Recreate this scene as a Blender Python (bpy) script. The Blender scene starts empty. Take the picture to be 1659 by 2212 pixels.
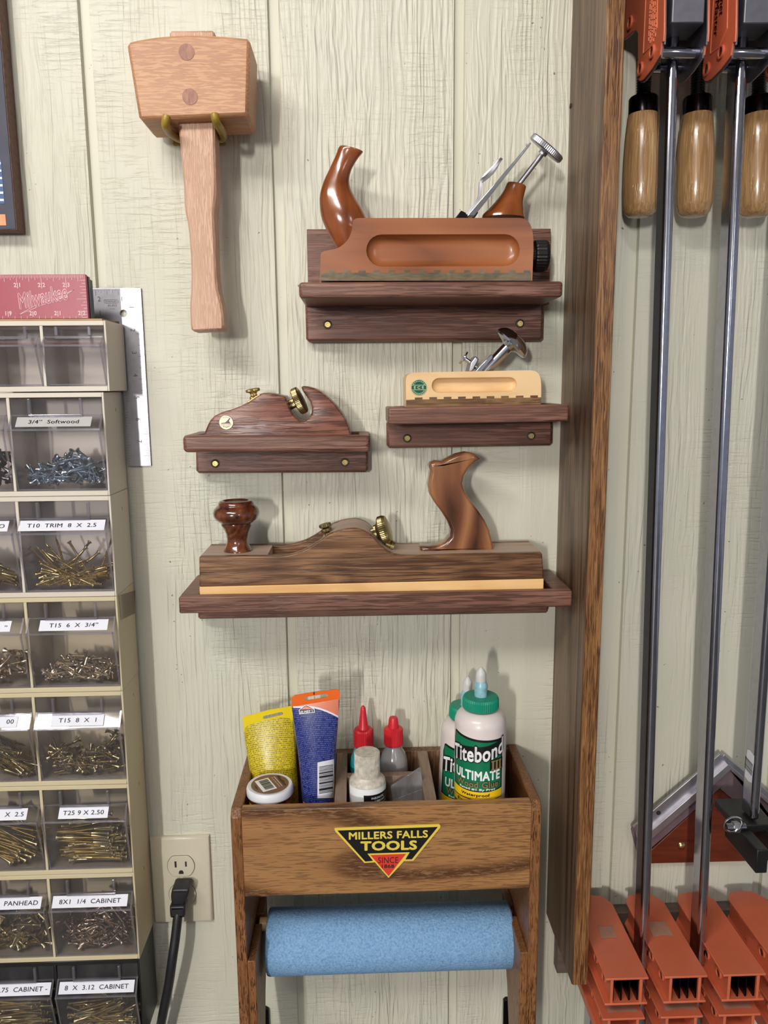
import bpy, bmesh, math, random
from mathutils import Vector, Matrix
from mathutils.geometry import tessellate_polygon
PI = math.pi
S = bpy.context.scene
COL = S.collection
rnd = random.Random(7)

# ------------------------------------------------------------------ camera, measured from the wall grooves (8 inch pitch)
W, H, FPX = 1659., 2212., 1661.
PITCH, YAW, ROLL, CX, CD = .1632, .0323, -.0083, .0926, .914
cp, sp, cw, sw, cr, sr = math.cos(PITCH), math.sin(PITCH), math.cos(YAW), math.sin(YAW), math.cos(ROLL), math.sin(ROLL)
FW = Vector((sw*cp, cw*cp, -sp)); R0 = Vector((cw, -sw, 0)); U0 = R0.cross(FW)
RT = cr*R0 + sr*U0; UP = -sr*R0 + cr*U0
cam = bpy.data.cameras.new('camera'); camo = bpy.data.objects.new('camera', cam); COL.objects.link(camo)
M = Matrix((RT, UP, -FW)).transposed().to_4x4(); M.translation = (CX, -CD, 0); camo.matrix_world = M
cam.sensor_fit = 'VERTICAL'; cam.sensor_height = 36.; cam.lens = FPX/H*36.; cam.clip_start = .01
S.camera = camo
# ------------------------------------------------------------------ world, lamps, exposure
wd = bpy.data.worlds.new('world'); S.world = wd; wd.use_nodes = True
wd.node_tree.nodes['Background'].inputs[0].default_value = (.80, .86, 1., 1)
wd.node_tree.nodes['Background'].inputs[1].default_value = .27
def area(name, loc, target, sx, sy, power, col):
    l = bpy.data.lights.new(name, 'AREA'); l.shape = 'RECTANGLE'; l.size = sx; l.size_y = sy; l.energy = power; l.color = col
    o = bpy.data.objects.new(name, l); COL.objects.link(o); o.location = loc
    o.rotation_euler = (Vector(target)-Vector(loc)).to_track_quat('-Z', 'Y').to_euler()
    return o
area('ceiling_tube_far', (-2.1, -7.6, .98), (.05, 0, .1), .2, 1.2, 300, (1., .97, .92))
area('ceiling_tube_near', (-.6, -1.5, 1.07), (.1, 0, -.35), 1.2, .14, 19, (1., .97, .92))
area('ceiling_tube_right', (1.3, -3.4, 1.04), (.3, 0, -.2), .2, 1.2, 10, (.92, .96, 1.))
S.view_settings.view_transform = 'Standard'; S.view_settings.look = 'None'
S.view_settings.gamma = 1.; S.view_settings.exposure = .38; S.view_settings.use_curve_mapping = False
S.cycles.use_denoising = True
S.cycles.max_bounces = 10; S.cycles.transparent_max_bounces = 24
S.cycles.caustics_reflective = False; S.cycles.caustics_refractive = False
S.cycles.sample_clamp_indirect = 4.

# ------------------------------------------------------------------ pixel -> place
def ray(px, py): return RT*((px-W/2)/FPX) - UP*((py-H/2)/FPX) + FW
def P(px, py, d=0.):                       # the point at distance d in front of the wall plane -> (X, Z)
    r = ray(px, py); t = (CD-d)/r.y; return (CX+r.x*t, r.z*t)
def PX(px, py, X):                         # the point on the plane x = X -> (d, Z)
    r = ray(px, py); t = (X-CX)/r.x; return (CD-r.y*t, r.z*t)
ZF = dict(m=(240, 40, 3.16), t=(620, 270, 2.592), l=(370, 720, 3.606), r=(810, 710, 3.687), j=(370, 960, 1.864),
          g=(480, 1420, 2.304), b=(480, 1600, 2.304), c=(1220, 0, 3.78), k=(1220, 1560, 3.78), o=(300, 1780, 8.295),
          q=(1160, 1880, 3.325), s=(0, 560, 4.253), u=(0, 1060, 4.879))
def zp(f, x, y, d=0.): a = ZF[f]; return P(a[0]+x/a[2], a[1]+y/a[2], d)
def zz(f, pts, d=0.): return [zp(f, x, y, d) for x, y in pts]
def zX(f, pts, X): a = ZF[f]; return [PX(a[0]+x/a[2], a[1]+y/a[2], X) for x, y in pts]
def px2m(n, d): return n*(CD-d)*1.04/FPX

# ------------------------------------------------------------------ materials
def lin(c): return tuple(((v/255)/12.92 if v/255 <= .04045 else ((v/255+.055)/1.055)**2.4) for v in c)+(1,)
class NT:
    def __init__(s, name):
        s.m = bpy.data.materials.new(name); s.m.use_nodes = True; s.t = s.m.node_tree; s.n = s.t.nodes
        s.b = s.n['Principled BSDF']; s.out = s.n['Material Output']
    def add(s, typ, **kw):
        n = s.n.new(typ)
        for k, v in kw.items():
            if k.startswith('i_'): n.inputs[k[2:].replace('_', ' ')].default_value = v
            else: setattr(n, k, v)
        return n
    def link(s, a, b): s.t.links.new(a, b)
    def coord(s, scale=(1, 1, 1), rot=(0, 0, 0), loc=(0, 0, 0)):
        c = s.add('ShaderNodeTexCoord'); m = s.add('ShaderNodeMapping'); s.link(c.outputs['Object'], m.inputs['Vector'])
        m.inputs['Scale'].default_value = scale; m.inputs['Rotation'].default_value = rot; m.inputs['Location'].default_value = loc
        return m.outputs[0]
    def noise(s, vec, scale=1., detail=4., rough=.55, dist=0.):
        n = s.add('ShaderNodeTexNoise'); s.link(vec, n.inputs['Vector'])
        n.inputs['Scale'].default_value = scale; n.inputs['Detail'].default_value = detail
        n.inputs['Roughness'].default_value = rough; n.inputs['Distortion'].default_value = dist
        return n.outputs['Fac']
    def ramp(s, fac, stops):
        r = s.add('ShaderNodeValToRGB'); s.link(fac, r.inputs[0]); e = r.color_ramp.elements
        while len(e) < len(stops): e.new(.5)
        for k, (p, c) in enumerate(stops): e[k].position = p; e[k].color = c if len(c) == 4 else tuple(c)+(1,)
        return r.outputs[0]
    def mix(s, fac, a, b, mode='MIX'):
        n = s.add('ShaderNodeMix', data_type='RGBA', blend_type=mode)
        if isinstance(fac, float): n.inputs[0].default_value = fac
        else: s.link(fac, n.inputs[0])
        for k, v in ((6, a), (7, b)):
            if isinstance(v, tuple): n.inputs[k].default_value = v
            else: s.link(v, n.inputs[k])
        return n.outputs[2]
    def math(s, op, a, b=0.):
        n = s.add('ShaderNodeMath', operation=op)
        for k, v in ((0, a), (1, b)):
            if isinstance(v, (int, float)): n.inputs[k].default_value = v
            else: s.link(v, n.inputs[k])
        return n.outputs[0]
    def bump(s, h, dist=.001, strength=1., normal=None):
        n = s.add('ShaderNodeBump'); s.link(h, n.inputs['Height']); n.inputs['Distance'].default_value = dist
        n.inputs['Strength'].default_value = strength
        if normal is not None: s.link(normal, n.inputs['Normal'])
        return n.outputs[0]
    def set(s, **kw):
        for k, v in kw.items():
            i = s.b.inputs[{'rough': 'Roughness', 'metal': 'Metallic', 'spec': 'Specular IOR Level', 'coat': 'Coat Weight',
                            'coat_rough': 'Coat Roughness', 'color': 'Base Color', 'normal': 'Normal', 'sss': 'Subsurface Weight',
                            'trans': 'Transmission Weight', 'alpha': 'Alpha'}[k]]
            if isinstance(v, (int, float, tuple)): i.default_value = v
            else: s.link(v, i)
        return s.m
def plain(name, c, rough=.5, metal=0., coat=0., var=.08, scale=60., bump=0., spec=.5):
    t = NT(name); n = t.noise(t.coord(), scale, 3)
    a = lin(c); dk = tuple(v*(1-var*2.2) for v in a[:3])+(1,); lt = tuple(min(1, v*(1+var)) for v in a[:3])+(1,)
    col = t.ramp(n, [(.3, dk), (.7, lt)])
    t.set(color=col, rough=rough, metal=metal, coat=coat, coat_rough=.15, spec=spec)
    if bump: t.set(normal=t.bump(t.noise(t.coord(), scale*6, 2), bump))
    return t.m
def wood(name, c0, c1, c2, axis='X', freq=70., stretch=14., rough=.42, coat=0., pores=0., pc=None, porefreq=420., porelen=25., dist=1.2, bump=.00025, rings=.5, loc=(0, 0, 0), spec=.4, cath=0., nr=9., con=1.):
    """c0 dark line, c1 mid, c2 light; grain runs along axis"""
    t = NT(name)
    def sc(f, st): return {'X': (f/st, f, f), 'Z': (f, f, f/st), 'Y': (f, f/st, f)}[axis]
    v1 = t.coord(sc(freq, stretch), loc=loc)
    n1 = t.noise(v1, 1., 5., .55, dist)
    v2 = t.coord(sc(freq*.16, stretch*.35), loc=(loc[0]+3.1, loc[1]+1.7, loc[2]+.6))
    low = t.noise(v2, 1., 2., .5, .6)
    ringv = t.math('FRACT', t.math('MULTIPLY', low, nr))
    ringv = t.math('ABSOLUTE', t.math('SUBTRACT', ringv, .5))
    fac = t.math('ADD', t.math('MULTIPLY', n1, 1.-rings*.5), t.math('MULTIPLY', ringv, rings))
    col = t.ramp(fac, [(.5-.25/con, lin(c0)), (.5, lin(c1)), (.5+.28/con, lin(c2))])
    h = n1
    if pores:
        v3 = t.coord(sc(porefreq, porelen), loc=loc)
        n3 = t.noise(v3, 1., 2., .6, .3)
        mk = t.ramp(n3, [(.5-.12*pores, (1, 1, 1)), (.5-.12*pores+.08, (0, 0, 0))])
        lowm = t.ramp(low, [(.35, (.35, .35, .35)), (.6, (1, 1, 1))])
        mk = t.math('MULTIPLY', mk, lowm)
        if cath:
            n4 = t.noise(t.coord(sc(porefreq*.7, porelen*.5), loc=(loc[0]+9, loc[1], loc[2]+4)), 1., 3., .7, .4)
            ln = t.ramp(ringv, [(.0, (1, 1, 1)), (.14, (.8, .8, .8)), (.27, (0, 0, 0))])
            mk = t.math('MAXIMUM', t.math('MULTIPLY', mk, .6), t.math('MULTIPLY', t.math('MULTIPLY', ln, t.ramp(n4, [(.36, (0, 0, 0)), (.50, (1, 1, 1))])), cath))
        col = t.mix(mk, col, lin(pc or c0)); h = t.math('SUBTRACT', h, mk)
    t.set(color=col, rough=rough, coat=coat, coat_rough=.18, spec=spec, normal=t.bump(h, bump))
    return t.m
def metal(name, c, rough=.25, bump=0., var=.05):
    return plain(name, c, rough, 1., 0., var, 120., bump)
def glassy(name, tint, gloss=.04, rough=.03, alpha=.0, wear=0.):
    """clear thin plastic: transparent with a fresnel sheen; wear = cloudy film"""
    t = NT(name); tr = t.add('ShaderNodeBsdfTransparent'); tr.inputs[0].default_value = tint+(1,)
    gl = t.add('ShaderNodeBsdfGlossy'); gl.inputs['Roughness'].default_value = rough
    lw = t.add('ShaderNodeLayerWeight'); lw.inputs[0].default_value = .5
    f = t.math('ADD', t.math('MULTIPLY', t.math('POWER', lw.outputs['Facing'], 3.), .55), gloss)
    mx = t.add('ShaderNodeMixShader'); t.link(f, mx.inputs[0]); t.link(tr.outputs[0], mx.inputs[1]); t.link(gl.outputs[0], mx.inputs[2])
    last = mx
    if wear:
        df = t.add('ShaderNodeBsdfDiffuse'); df.inputs[0].default_value = (.62, .60, .62, 1)
        wn = t.ramp(t.noise(t.coord((40, 40, 14)), 1., 5, .6), [(.38, (0, 0, 0)), (.75, (1, 1, 1))])
        m2 = t.add('ShaderNodeMixShader'); t.link(t.math('ADD', t.math('MULTIPLY', wn, wear), wear*.5), m2.inputs[0])
        t.link(mx.outputs[0], m2.inputs[1]); t.link(df.outputs[0], m2.inputs[2]); last = m2
    t.link(last.outputs[0], t.out.inputs['Surface'])
    return t.m

MT = {}
def wall_mat():
    t = NT('painted_rough_siding')
    warp = t.noise(t.coord((9, 9, 5)), 1., 2)
    c = t.add('ShaderNodeTexCoord'); sep = t.add('ShaderNodeSeparateXYZ'); t.link(c.outputs['Object'], sep.inputs[0])
    comb = t.add('ShaderNodeCombineXYZ')
    t.link(t.math('ADD', sep.outputs[0], t.math('MULTIPLY', warp, .016)), comb.inputs[0]); t.link(sep.outputs[2], comb.inputs[2])
    def sc(x, z, off=0.):
        m = t.add('ShaderNodeMapping'); t.link(comb.outputs[0], m.inputs[0]); m.inputs['Scale'].default_value = (x, 1, z)
        m.inputs['Location'].default_value = (off, off, off); return m.outputs[0]
    ridge = t.noise(sc(120, 6.), 1., 1.6, .5, 1.2)
    ridge = t.ramp(ridge, [(.36, (0, 0, 0)), (.50, (.75, .75, .75)), (.64, (1, 1, 1))])
    wv = t.noise(sc(20, 4.5, 11.), 1., 3., .6, .4); amp = t.ramp(t.noise(sc(34, 5., 6.), 1., 2.), [(.30, (.15, .15, .15)), (.62, (1, 1, 1))])
    sn = t.math('SINE', t.math('ADD', t.math('MULTIPLY', sep.outputs[0], 1080.), t.math('MULTIPLY', wv, 34.)))
    sn = t.math('MULTIPLY', t.math('POWER', t.math('ADD', t.math('MULTIPLY', sn, .5), .5), 1.6), amp)
    cracks = t.noise(sc(60, 5, 4.), 1., 2.5, .6, 1.5)
    cracks = t.ramp(t.math('ABSOLUTE', t.math('SUBTRACT', cracks, .5)), [(0, (0, 0, 0)), (.05, (1, 1, 1))])
    saw = t.noise(sc(26, 260, 2.), 1., 3., .6, .5)
    saw = t.ramp(saw, [(.34, (0, 0, 0)), (.5, (1, 1, 1))])
    lump = t.noise(sc(50, 34, 7.), 1., 2.5, .55, .6)
    m1 = t.ramp(t.noise(sc(11, 1.6, 1.), 1., 2.), [(.44, (0, 0, 0)), (.58, (1, 1, 1))])
    band = t.math('MULTIPLY', t.math('GREATER_THAN', sep.outputs[0], .012), t.math('LESS_THAN', sep.outputs[0], .2032))   # one plank is more deeply ridged
    m1 = t.math('MINIMUM', 1., t.math('ADD', t.math('MULTIPLY', m1, .55), t.math('MULTIPLY', band, .55)))
    m2 = t.ramp(t.noise(sc(9, 4., 9.), 1., 2.), [(.45, (0, 0, 0)), (.62, (1, 1, 1))])
    h = t.math('ADD', t.math('MULTIPLY', ridge, t.math('ADD', t.math('MULTIPLY', m1, .95), .14)), t.math('MULTIPLY', t.math('MULTIPLY', saw, m2), .38))
    h = t.math('ADD', h, t.math('MULTIPLY', t.math('MULTIPLY', sn, t.math('ADD', t.math('MULTIPLY', m1, 1.), .06)), .62))
    h = t.math('ADD', h, t.math('MULTIPLY', lump, .42)); h = t.math('ADD', h, t.math('MULTIPLY', t.math('MULTIPLY', cracks, m1), .22))
    geo = t.math('GREATER_THAN', sep.outputs[1], .004)          # the routed groove floors are smooth
    h = t.math('MULTIPLY', h, t.math('SUBTRACT', 1., t.math('MULTIPLY', geo, .93)))
    dots = t.ramp(t.noise(sc(190, 190, 5.), 1., 1.), [(.26, (1, 1, 1)), (.285, (0, 0, 0))])
    dm = t.math('MULTIPLY', dots, t.ramp(t.noise(sc(14, 11, 3.), 1., 1.), [(.55, (0, 0, 0)), (.6, (1, 1, 1))]))
    base = t.ramp(t.noise(sc(5, 3), 1., 3), [(.3, lin((204, 202, 183))), (.5, lin((210, 206, 189))), (.72, lin((205, 206, 190)))])
    col = t.mix(t.math('MULTIPLY', dm, .7), base, lin((70, 62, 50)))
    t.set(color=col, rough=.42, spec=.35, normal=t.bump(h, .0012))
    return t.m
MT['wall'] = wall_mat()
MT['walnut'] = wood('walnut', (96, 62, 50), (126, 86, 72), (144, 104, 88), 'X', 90, 16, .38, pores=.5, pc=(84, 54, 42), porefreq=520, rings=.25)
MT['walnut_red'] = wood('reddish walnut', (84, 48, 38), (128, 80, 64), (152, 102, 82), 'X', 150, 22, .30, pores=.6, pc=(74, 40, 32), porefreq=600, rings=.3)
MT['walnut_dark'] = wood('figured walnut', (84, 54, 34), (122, 86, 58), (150, 110, 76), 'X', 80, 12, .34, pores=.5, pc=(70, 42, 26), rings=.55, dist=2.2, con=1.3)
MT['beech'] = wood('beech', (192, 141, 102), (198, 148, 108), (203, 155, 115), 'X', 40, 12, .42, pores=.35, pc=(176, 124, 90), porefreq=520, porelen=10, rings=.2, dist=.5, bump=.00008)
MT['beech_v'] = wood('steamed beech', (200, 160, 133), (205, 165, 138), (209, 170, 144), 'Z', 90, 14, .45, pores=.4, pc=(190, 146, 118), porefreq=560, porelen=12, rings=.15)
MT['endgrain'] = wood('dowel end grain', (130, 84, 68), (158, 108, 88), (176, 128, 106), 'Z', 260, 3, .5, rings=.2)
MT['cherry'] = wood('varnished cherry', (104, 54, 28), (146, 84, 46), (164, 102, 60), 'X', 34, 16, .34, coat=.3, rings=.7, dist=1.6, bump=.0004)
MT['cherry_v'] = wood('varnished cherry handle', (96, 44, 16), (134, 70, 30), (152, 88, 44), 'Z', 40, 5, .16, coat=.8, rings=.4)
MT['lignum'] = wood('oily green brown hardwood', (70, 62, 42), (104, 90, 66), (130, 116, 92), 'X', 160, 5, .3, coat=.3, rings=.2)
MT['lignum_brown'] = wood('brown hardwood sole', (88, 58, 34), (126, 92, 58), (150, 116, 78), 'X', 200, 9, .4, pores=.6, rings=.2)
MT['pale'] = wood('pale hornbeam', (214, 170, 118), (232, 194, 144), (240, 206, 160), 'X', 26, 6, .36, rings=.3)
MT['maple'] = wood('maple strip', (212, 158, 96), (232, 186, 126), (242, 202, 146), 'X', 40, 9, .38, rings=.3)
MT['glare_tan'] = wood('walnut with painted glare', (158, 128, 108), (182, 156, 138), (194, 172, 154), 'X', 50, 9, .5, rings=.2)  # ceiling light's reflection on satin walnut, put into the tan colour
MT['burl'] = wood('varnished burl', (48, 20, 10), (92, 44, 24), (128, 70, 40), 'Z', 60, 1.6, .12, coat=.9, rings=.6, dist=3.)
MT['tote'] = wood('banded walnut', (62, 34, 20), (112, 68, 42), (160, 108, 70), 'Z', 30, 4, .22, coat=.5, rings=1., dist=1.8)
MT['oak_front'] = wood('stained oak', (122, 80, 44), (160, 114, 70), (174, 128, 80), 'X', 30, 12., .36, coat=.15, pores=.8, pc=(84, 52, 28), porefreq=620, porelen=14, rings=.5, dist=1.6, cath=1., nr=15.)
MT['oak_edge'] = wood('stained oak edge', (100, 64, 36), (134, 88, 52), (152, 106, 66), 'Z', 300, 9, .38, coat=.05, pores=.9, pc=(74, 42, 22), porefreq=800, porelen=8, rings=.2)
MT['oak_in'] = wood('stained oak inside', (92, 62, 42), (124, 92, 68), (142, 110, 84), 'Z', 120, 9, .45, pores=.5, rings=.2)
MT['divider'] = wood('unfinished thin divider', (112, 92, 78), (138, 116, 100), (152, 132, 114), 'Y', 160, 9, .6, rings=.2)
MT['post_side'] = wood('oak upright side', (62, 42, 30), (118, 92, 70), (136, 109, 84), 'Z', 55, 30, .4, pores=.7, pc=(74, 50, 36), porefreq=500, porelen=40, rings=.75, dist=.6)
MT['post_edge'] = wood('oak upright edge', (80, 48, 24), (130, 88, 50), (156, 112, 68), 'Z', 480, 26, .42, coat=.05, pores=1., pc=(72, 40, 20), porefreq=900, porelen=24, rings=.1, con=1.7)
MT['redboard'] = wood('red stained board', (72, 28, 14), (100, 42, 22), (114, 52, 28), 'X', 90, 10, .4, rings=.2)
MT['grayboard'] = wood('grey brown board', (84, 72, 64), (106, 94, 84), (120, 108, 98), 'X', 60, 9, .6, rings=.2)
MT['clampwood'] = wood('lacquered handle wood', (140, 100, 62), (182, 142, 96), (200, 162, 116), 'Z', 60, 9, .2, coat=.6, pores=.3, pc=(120, 80, 48), porefreq=500, rings=.25)
MT['ply'] = plain('thin plywood', (178, 142, 100), .6)
MT['beige'] = plain('beige plastic housing', (212, 202, 186), .42, var=.015, scale=20)
MT['beige_warm'] = plain('aged beige plastic housing', (206, 192, 158), .42, var=.015, scale=20)
MT['blackplastic'] = plain('black plastic', (24, 24, 24), .38, var=.1)
MT['rubber'] = plain('black rubber', (34, 33, 37), .45, var=.1, bump=.0001)
MT['clear'] = glassy('clear bin plastic', (.96, .95, .97), .035, .04, wear=.025)
MT['clear_edge'] = glassy('clear plastic edges', (.84, .83, .88), .14, .08, wear=.10)
MT['tape'] = glassy('old tape', (.80, .70, .45), .1, .1, wear=.12)
MT['label'] = plain('white label', (226, 226, 236), .45, var=.02)
MT['label_gray'] = plain('pale grey label', (186, 184, 182), .45, var=.02)
MT['ink'] = plain('black print', (30, 30, 32), .5)
MT['white_ink'] = plain('white print', (240, 240, 240), .5, var=.02)
MT['yellow_ink'] = plain('yellow print', (226, 202, 84), .45, var=.02)
MT['gold_ink'] = plain('dull gold print', (140, 120, 78), .45, var=.02)
MT['red'] = plain('red anodised aluminium', (158, 36, 62), .36, .0, var=.03)
MT['red_print'] = plain('pale pink print', (236, 190, 196), .5, var=.02)
MT['steel'] = metal('satin aluminium', (190, 188, 194), .42)
MT['satin_dark'] = metal('dull plated steel', (128, 126, 134), .48)
MT['etch'] = plain('etched dark marks', (96, 92, 104), .5)
MT['purple'] = plain('dull purplish strip', (112, 92, 98), .45)
MT['chrome'] = metal('chrome', (222, 222, 228), .12)
MT['bar'] = metal('plated clamp bar', (182, 182, 194), .14)
MT['zinc'] = metal('zinc screws', (176, 190, 198), .24)
MT['brassy'] = metal('yellow zinc screws', (196, 180, 132), .26)
MT['olive'] = metal('dull yellow screws', (176, 162, 122), .3)
MT['graysc'] = metal('grey bronze screws', (176, 158, 138), .3)
MT['nickel'] = metal('pale nickel screws', (206, 192, 166), .26)
MT['darksc'] = metal('dark screws', (112, 108, 108), .3)
MT['brass'] = metal('brass', (196, 174, 116), .28)
MT['brass_old'] = metal('aged brass', (160, 142, 100), .34)
MT['blackmetal'] = metal('blackened steel', (46, 40, 44), .22)
MT['thread'] = plain('black threaded rod', (14, 13, 14), .4)
MT['orange'] = plain('orange powder coat', (206, 104, 72), .34, var=.05, scale=25, spec=.5)
MT['worn'] = plain('rubbed patch', (176, 128, 108), .55, var=.08, scale=60)
MT['orange_line'] = plain('raised pale lettering', (222, 128, 92), .4)
MT['ivory'] = plain('ivory plastic', (208, 200, 178), .32, var=.02)
MT['ivory_dark'] = plain('slot darkness', (38, 32, 24), .6)
MT['vinyl'] = plain('yellow vinyl coating', (164, 134, 46), .4, var=.2, scale=90)
MT['yellowtube'] = plain('yellow tube film', (238, 210, 20), .3, coat=.3, var=.02)
MT['bluetube'] = plain('blue tube film', (36, 50, 128), .28, coat=.3, var=.04)
MT['orangetube'] = plain('orange tube film', (236, 104, 30), .3, coat=.3, var=.02)
MT['pinkorange'] = plain('faded orange film', (222, 130, 100), .3, coat=.2, var=.02)
MT['whiteplastic'] = plain('white plastic', (226, 226, 232), .4, var=.03)
MT['milky'] = plain('milky glue bottle', (224, 212, 208), .32, coat=.2, var=.02)
MT['offwhite'] = plain('grubby off white plastic', (206, 198, 184), .45, var=.14, scale=180)
MT['redcap'] = plain('red cap plastic', (206, 36, 48), .36, var=.04)
MT['teal'] = plain('teal cap plastic', (14, 142, 112), .4, var=.06)
MT['green'] = plain('green label', (10, 116, 78), .3, coat=.3, var=.02)
MT['yellow'] = plain('yellow label', (244, 200, 30), .35, var=.02)
MT['nozzle'] = plain('pale blue nozzle', (150, 196, 208), .3, var=.12, scale=140)
MT['nozzle_cap'] = plain('cloudy nozzle cap', (206, 206, 202), .35, var=.06)
MT['tealfluid'] = plain('teal glue', (20, 168, 178), .25, coat=.4)
MT['grayfluid'] = plain('grey translucent bottle', (142, 138, 138), .2, coat=.5, var=.04)
MT['smoke'] = glassy('smoky plastic', (.55, .53, .52), .07, .15, wear=.3)
MT['brownlabel'] = plain('brown label', (120, 84, 68), .4, var=.02)
MT['signred'] = plain('red sign', (222, 62, 48), .35, var=.02)
MT['signblack'] = plain('black sign', (22, 22, 22), .32, var=.02)
MT['signyellow'] = plain('yellow sign edge', (232, 204, 84), .35, var=.02)
MT['navy'] = plain('navy canvas', (62, 62, 78), .6)
MT['blue'] = plain('blue paint', (72, 98, 150), .6)
MT['peach'] = plain('orange paint', (242, 160, 118), .6)
MT['canvas_edge'] = plain('worn brown edge', (104, 72, 60), .6, var=.2, scale=200)
MT['badge_silver'] = metal('badge metal', (186, 172, 146), .4)
MT['badge_green'] = plain('green enamel', (20, 92, 62), .2, coat=.6)
MT['badge_pale'] = plain('badge lettering', (200, 208, 170), .4)
def towel_mat():
    t = NT('blue shop towel paper'); v = t.coord()
    n = t.noise(v, 420., 4, .6); n2 = t.noise(t.coord((300, 300, 300)), 1., 3, .6, 1.)
    col = t.ramp(n, [(.3, lin((104, 146, 190))), (.5, lin((130, 170, 210))), (.7, lin((148, 186, 222)))])
    t.set(color=col, rough=.85, spec=.15, normal=t.bump(n2, .0011)); return t.m
MT['towel'] = towel_mat()
def micro(name, base, ink, rowh, cell, axis_rot, dens=.5):
    """rows of unreadably small print"""
    t = NT(name); c = t.add('ShaderNodeTexCoord'); m = t.add('ShaderNodeMapping'); t.link(c.outputs['Object'], m.inputs[0])
    m.inputs['Rotation'].default_value = (0, axis_rot, 0)
    sep = t.add('ShaderNodeSeparateXYZ'); t.link(m.outputs[0], sep.inputs[0])
    rz = t.math('MULTIPLY', sep.outputs[2], 1./rowh); row = t.math('FLOOR', rz); fr = t.math('FRACT', rz)
    inrow = t.math('LESS_THAN', t.math('ABSOLUTE', t.math('SUBTRACT', fr, .5)), .27)
    comb = t.add('ShaderNodeCombineXYZ'); t.link(t.math('MULTIPLY', sep.outputs[0], 1./cell), comb.inputs[0]); t.link(t.math('MULTIPLY', row, 7.3), comb.inputs[2])
    n = t.noise(comb.outputs[0], 1., 1.5); nn = t.math('LESS_THAN', n, dens+.03)
    comb2 = t.add('ShaderNodeCombineXYZ'); t.link(t.math('MULTIPLY', sep.outputs[0], .12/cell), comb2.inputs[0]); t.link(t.math('MULTIPLY', row, 3.1), comb2.inputs[2])
    gap = t.math('LESS_THAN', t.noise(comb2.outputs[0], 1., 1.), .66)
    f = t.math('MULTIPLY', t.math('MULTIPLY', inrow, nn), t.math('MULTIPLY', gap, .85))
    t.set(color=t.mix(f, lin(base), lin(ink)), rough=.3, coat=.3); return t.m
MT['yellow_text'] = micro('yellow back label with fine print', (214, 190, 40), (104, 94, 24), .0022, .0009, -.10)
MT['blue_text'] = micro('blue back label with fine print', (26, 38, 108), (92, 102, 160), .0022, .0009, -.08)

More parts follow.
